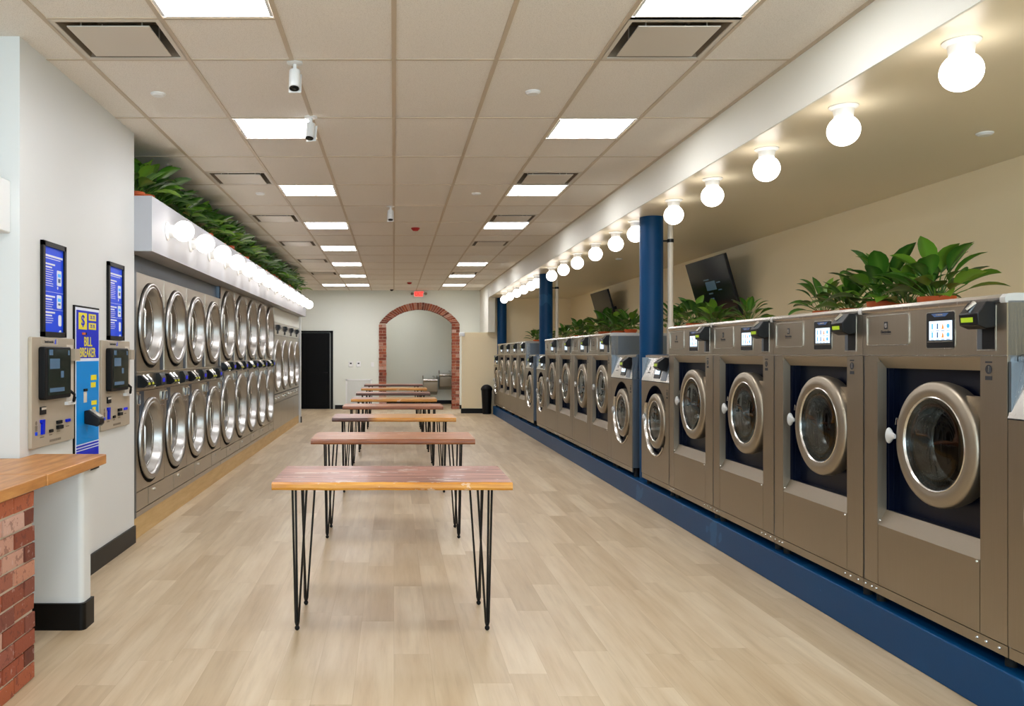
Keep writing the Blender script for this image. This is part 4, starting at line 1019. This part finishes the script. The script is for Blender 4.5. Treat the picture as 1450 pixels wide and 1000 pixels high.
# ---------------------------------------------------------------- kiosks, bill breaker, posters on the left wall (facing +x)
def kiosk(y, lab, lit):
    t = thing('payment_kiosk', lab, 'kiosk', (XK, y, .96), R(90), 'payment kiosks on the left wall'); w, h = .625, .64
    MB().prism(rr(0, 0, w, h, .012), 'y', -.022, 0).build('face_plate', M['kiosk'], t, bevel=.003)
    sc_ = MB().prism(rr(.085, .275, .475, .585, .018), 'y', -.062, -.022).build('screen_housing', M['rubber'], t, bevel=.006)
    MB().box(.125, -.064, .30, .455, -.062, .572).build('display', M['kiosk_screen'], sc_)
    for q in ((.15, .455, .29, .515), (.15, .318, .36, .342), (.14, .535, .19, .568), (.31, .40, .35, .44), (.42, .535, .44, .565)):
        MB().box(q[0], -.0655, q[1], q[2], -.0638, q[3]).build('display_tile', M['kiosk_ui'], sc_)
    m = MB(); ring_rr(m, .13, .598, .36, .632, .006, .003, -.0235, -.0215); s_ = m.build('brand_plate', M['vent_paint'], t)
    text('brand_lettering', 'laundroworks', .022, M['mark'], s_, (.235, -.0235, .615)); MB().prism([(.318, .602), (.330, .602), (.336, .634), (.326, .626)], 'y', -.0245, -.0215).build('brand_tick', M['sign_blue'], s_)
    m = MB(); m.box(.50, -.0235, .235, .60, -.0218, .60, 0); m.box(.535, -.062, .50, .622, -.022, .575, 1); c_ = m.build('cup_shelf', [M['vent_paint'], M['kiosk']], t)
    m = MB(); m.box(.47, -.045, .225, .60, -.022, .245); m.build('tray', M['white_plastic'], c_)
    m = MB(); m.tube([(.485, -.03, .33), (.505, -.07, .29), (.52, -.06, .25), (.55, -.05, .245), (.565, -.05, .27)], .009, 8); m.build('cable_loop', M['rubber'], c_)
    m = MB(); m.box(.105, -.032, .190, .175, -.022, .235, 0); m.box(.11, -.034, .218, .17, -.032, .231, 1); m.build('coin_slot', [M['rubber'], M['vent_paint']], t)
    m = MB(); m.prism([(.118, .075), (.152, .075), (.158, .16), (.108, .16), (.108, .145), (.122, .135)], 'y', -.034, -.022); m.build('card_dispenser', M['sign_dark_blue'], t)
    m = MB(); m.box(.045, -.026, .075, .068, -.022, .095, 0); m.box(.045, -.026, .098, .066, -.022, .13, 1); m.disc((.056, -.0235, .145), .013, 'y', 14, 1); m.build('instruction_icon', [M['sign_blue'], M['vent_dark']], t)
    m = MB(); m.prism(rr(.235, .075, .285, .093, .006), 'y', -.030, -.022); m.build('card_slot', M['rubber'], t)
    m = MB(); m.box(.34, -.036, .118, .405, -.022, .138); m.box(.34, -.040, .086, .412, -.022, .108); m.build('bill_acceptor', M['rubber'], t)
    m = MB(); m.prism(rr(.48, .118, .55, .136, .006), 'y', -.030, -.022); m.build('receipt_slot', M['lcd_blue'] if lit else M['sign_dark_blue'], t)
    m = MB()
    for x0_, x1_, z_ in ((.11, .165, .055), (.24, .28, .058), (.35, .40, .068), (.49, .54, .088)): m.box(x0_, -.0232, z_, x1_, -.022, z_ + .006)
    for k in range(10): m.box(.245 + .017 * k, -.0232, .018, .245 + .017 * k + .012, -.022, .032)
    m.build('printed_caption', M['vent_dark'], t)
kiosk(4.712, 'beige payment kiosk with dark touch screen, nearest the camera, left of the bill breaker', False)
kiosk(5.835, 'beige payment kiosk with dark touch screen, right of the bill breaker', True)
t = thing('bill_breaker', 'tall blue change machine with yellow BILL BREAKER lettering between the two kiosks', 'change machine', (XK, 5.37, .71), R(90)); w, h = .45, 1.11
MB().box(0, -.012, 0, w, 0, h).build('frame', M['rubber'], t)
b = MB(); b.box(.012, -.0135, .012, w - .006, -.012, h - .012, 0); b.box(.025, -.015, .765, w - .02, -.0135, h - .03, 1); b.box(.025, -.015, .20, w - .02, -.0135, .745, 2); b.box(.025, -.015, .02, w - .02, -.0135, .155, 1)
b.box(.025, -.015, .162, w - .02, -.0135, .172, 1); b.box(.025, -.015, .180, w - .02, -.0135, .192, 1)
f = b.build('front_panel', [M['mark_white'], M['sign_dark_blue'], M['sky_blue']], t)
b = MB(); b.box(.06, -.0165, .955, .205, -.015, 1.065)
for z_ in (.958, 1.018): b.box(.24, -.0165, z_, .375, -.015, z_ + .045)
b.box(.28, -.0165, .565, .37, -.015, .60); b.box(.28, -.0165, .615, .385, -.015, .65); b.box(.29, -.0165, .445, .39, -.015, .475); b.box(.31, -.0165, .405, .37, -.015, .43)
b.build('yellow_panels', M['yellow'], f)
text('lettering', '$', .10, M['sign_dark_blue'], f, (.132, -.0175, 1.012), 1.3)
for z_ in (.980, 1.040):
    text('lettering', '25 25', .032, M['sign_dark_blue'], f, (.307, -.0175, z_), 1.2)
text('lettering', 'BILL', .088, M['yellow'], f, (.225, -.0165, .872), .95); text('lettering', 'BREAKER', .088, M['yellow'], f, (.220, -.0165, .800), .80)
b = MB(); b.box(.12, -.022, .900 + .02, .165, -.015, .935, 0); b.box(.165, -.022, .920, .19, -.015, .935, 1); b.build('indicator_window', [M['terracotta'], M['rubber']], t)
b = MB(); b.box(.145, -.024, .545, .20, -.015, .562, 0); b.box(.148, -.019, .47, .198, -.015, .542, 1); b.build('bill_slot', [M['rubber'], M['vent_paint']], t)
b = MB(); b.prism([(-.015, .415), (-.04, .42), (-.12, .365), (-.12, .325), (-.10, .31), (-.015, .33)], 'x', .155, .245); n_ = b.build('bill_acceptor', M['black_plastic'], t, bevel=.005)
b = MB(); b.hexa([(.168, -.045, .4215), (.232, -.045, .4215), (.232, -.115, .372), (.168, -.115, .372)], [(.168, -.047, .4245), (.232, -.047, .4245), (.232, -.117, .375), (.168, -.117, .375)]); b.build('bill_guide', M['steel_light'], n_)
def poster(y, w, h, z, lab):
    t = thing('instruction_poster', lab, 'poster', (XK, y, z), R(90), 'framed blue instruction posters')
    f = MB(); 
    for q in ((0, 0, w, .03), (0, h - .03, w, h), (0, 0, .03, h), (w - .03, 0, w, h)): f.box(q[0], -.02, q[1], q[2], 0, q[3])
    f.build('frame', M['black_trim'], t); p = MB().box(.028, -.010, .028, w - .028, -.008, h - .028).build('print', M['sign_blue'], t)
    m = MB(); W2 = w - .06; x = .04
    def bar(a, b, z0_, th=.006): m.box(x + a * W2, -.0115, z0_, x + b * W2, -.0102, z0_ + th)
    bar(0, .92, h * .845, .012); bar(0, .8, h * .845 - .012, .004)
    for zz, n2 in ((.76, 9), (.42, 5), (.25, 4)):
        bar(.04, .52, h * zz, .010)
        for k in range(n2): bar(.04, .42 if k % 3 else .36, h * zz - .018 - .0135 * k, .0035 if k != 0 else .009)
    bar(0, .94, h * .475, .002); bar(0, .94, h * .29, .002)
    m.build('printed_text', M['mark_white'], p)
    m = MB(); 
    for z0_, z1_ in ((.555, .72), (.31, .455)):
        m.prism(rr(x + .62 * W2, h * z0_, x + .86 * W2, h * z1_, .008), 'y', -.0115, -.0102, 0); m.box(x + .68 * W2, -.0125, h * z0_ + .02, x + .80 * W2, -.0116, h * z1_ - .05, 1); m.box(x + .66 * W2, -.0125, h * z1_ - .04, x + .82 * W2, -.0116, h * z1_ - .02, 2)
    m.prism(rr(x + .70 * W2, h * .12, x + .86 * W2, h * .24, .012), 'y', -.0115, -.0102, 0); m.disc((x + .66 * W2, -.011, h * .53), .010, 'y', 12, 0)
    m.prism([(x + .72 * W2, h * .055), (x + .86 * W2, h * .055), (x + .84 * W2, h * .075), (x + .78 * W2, h * .075)], 'y', -.0115, -.0102, 0)
    m.build('printed_picture', [M['mark_white'], M['icon_navy'], M['icon_blue']], p)
poster(4.875, .345, .567, 1.605, 'framed blue instruction poster above the nearest kiosk')
poster(6.00, .345, .567, 1.605, 'framed blue instruction poster above the kiosk right of the bill breaker')
# white box on the wall at the far left edge
o = MB().prism([(-3.2, 3.9), (-2.14, 4.10), (-2.12, 4.13), (-2.12, YK0 - .0), (-3.2, YK0 - .0)], 'z', 2.17, 2.46).build('wall_cabinet', M['white_plastic'], bevel=.008)
tag(o, 'white box mounted high on the wall at the left picture edge', 'wall box')

# ---------------------------------------------------------------- things on the back wall
t = thing('exit_sign', 'glowing red EXIT sign above the brick arch', 'exit sign', (.685, YB, 3.155))
MB().box(-.14, -.05, -.095, .14, 0, .09).build('housing', M['exit_white'], t, bevel=.006)
text('lettering', 'EXIT', .15, M['exit_red'], t, (0, -.052, 0), .82)
MB().box(-.105, -.0508, -.07, .105, -.0500, .07).build('glow_panel', mat('sign face red glow', '#f86458', .4, emit=.30), t)
for s_ in (-1, 1):
    MB().cyl((s_ * .19, -.07, .01), .036, .06, 'y', 16).tube([(s_ * .19, -.03, .01), (s_ * .135, -.025, .01)], .015, 8).build('emergency_lamp', M['vent_dark'], t)
t = struct('door_1', MB().box(-2.55, YB - .035, 0.006, -1.76, YB - .002, 2.09), M['black_door'], 'black panelled door in the back wall')
b = MB()
for q in ((.12, 1.0), (1.08, 2.0)):
    for a_, b_, c_, d_ in ((-2.46, q[0], -1.86, q[0] + .02), (-2.46, q[1] - .02, -1.86, q[1]), (-2.46, q[0], -2.44, q[1]), (-1.88, q[0], -1.86, q[1])): b.box(a_, YB - .043, b_, c_, YB - .035, d_)
b.build('door_moulding', M['black_door'], t)
b = MB(); b.tube([(-1.83, YB - .036, 1.0), (-1.83, YB - .07, 1.0), (-1.92, YB - .07, 1.0)], .009, 8); b.build('door_handle', M['black_trim'], t)
struct('trim_door', MB().box(-2.64, YB - .045, 0, -2.57, YB, 2.15).box(-1.74, YB - .045, 0, -1.67, YB, 2.15).box(-2.64, YB - .045, 2.10, -1.67, YB, 2.15), M['black_trim'])
for x, lab in ((-1.185, 'left of the pair of white thermostats on the back wall'), (-.972, 'right of the pair of white thermostats on the back wall')):
    t = thing('thermostat', lab, 'thermostat', (x, YB, 1.23), 0, 'thermostats on the back wall')
    MB().box(-.06, -.025, -.075, .06, 0, .075).build('housing', M['white_plastic'], t, bevel=.01); MB().box(-.024, -.027, .005, .024, -.024, .04).build('display', M['rubber'], t)
o = MB().box(-.63, YB - .012, 1.16, -.55, YB, 1.28).build('wall_plate', M['white_plastic'], bevel=.004); tag(o, 'blank white cover plate between the thermostats and the brick arch', 'wall plate')
t = thing('return_air_grille', 'large white slatted air grille low on the back wall', 'vent', (-.965, YB, .44)); b = MB()
for q in ((-.36, -.38, .36, -.34), (-.36, .34, .36, .38), (-.36, -.38, -.32, .38), (.32, -.38, .36, .38)): b.box(q[0], -.015, q[1], q[2], 0, q[3])
b.build('frame', M['white_plastic'], t); b = MB()
for k in range(40):
    x = -.315 + k * .016; b.hexa([(x, -.012, -.34), (x + .003, -.012, -.34), (x + .010, -.001, -.34), (x + .007, -.001, -.34)], [(x, -.012, .34), (x + .003, -.012, .34), (x + .010, -.001, .34), (x + .007, -.001, .34)])
b.build('slats', M['white_plastic'], t)
o = MB().box(1.66, YR - .03, 1.96, 1.80, YR + .08, 2.06).build('white_wall_box', M['white_plastic'], bevel=.01); tag(o, 'small white box at the top corner of the partition beside the arch', 'wall box')  # plain white box on the end of the partition
# drinking fountains in the alcove
for x, z, lab in ((1.09, .80, 'lower of the two stainless drinking fountains, on the left'), (1.58, .955, 'higher of the two stainless drinking fountains, partly behind the arch brick')):
    t = thing('drinking_fountain', lab, 'drinking fountain', (x, 25.285, z), 0, 'drinking fountains in the alcove')
    MB().prism([(0, -.52), (-.38, -.42), (-.42, -.16), (-.42, -.12), (0, -.12)], 'x', -.215, .215).build('cabinet', M['steel'], t, bevel=.01)
    MB().prism([(0, -.115), (-.44, -.115), (-.47, -.09), (-.46, -.03), (0, -.02)], 'x', -.225, .225).build('basin', M['steel_light'], t, bevel=.02)
    MB().tube([(.12, -.10, -.02), (.12, -.10, .03), (.10, -.14, .05), (.07, -.17, .04)], .012, 8).build('spout', M['chrome'], t)
    MB().box(-.225, -.09, -.05, -.20, -.01, .06).box(.20, -.09, -.05, .225, -.01, .06).build('backsplash', M['vent_dark'], t)
# bin
t = thing('trash_bin', 'black domed bin against the partition wall at the far end of the washers', 'bin', (2.335, 20.98, 0))
MB().lathe([(.0008, 0), (.105, 0), (.136, .61), (.0008, .61)], (0, 0, 0), 'z', 32).build('bin_body', M['bin'], t)
MB().lathe([(.146, .60), (.150, .625), (.146, .645), (.12, .69), (.075, .725), (.03, .74), (.0008, .742)], (0, 0, 0), 'z', 32).build('bin_lid', M['bin'], t, smooth=60)
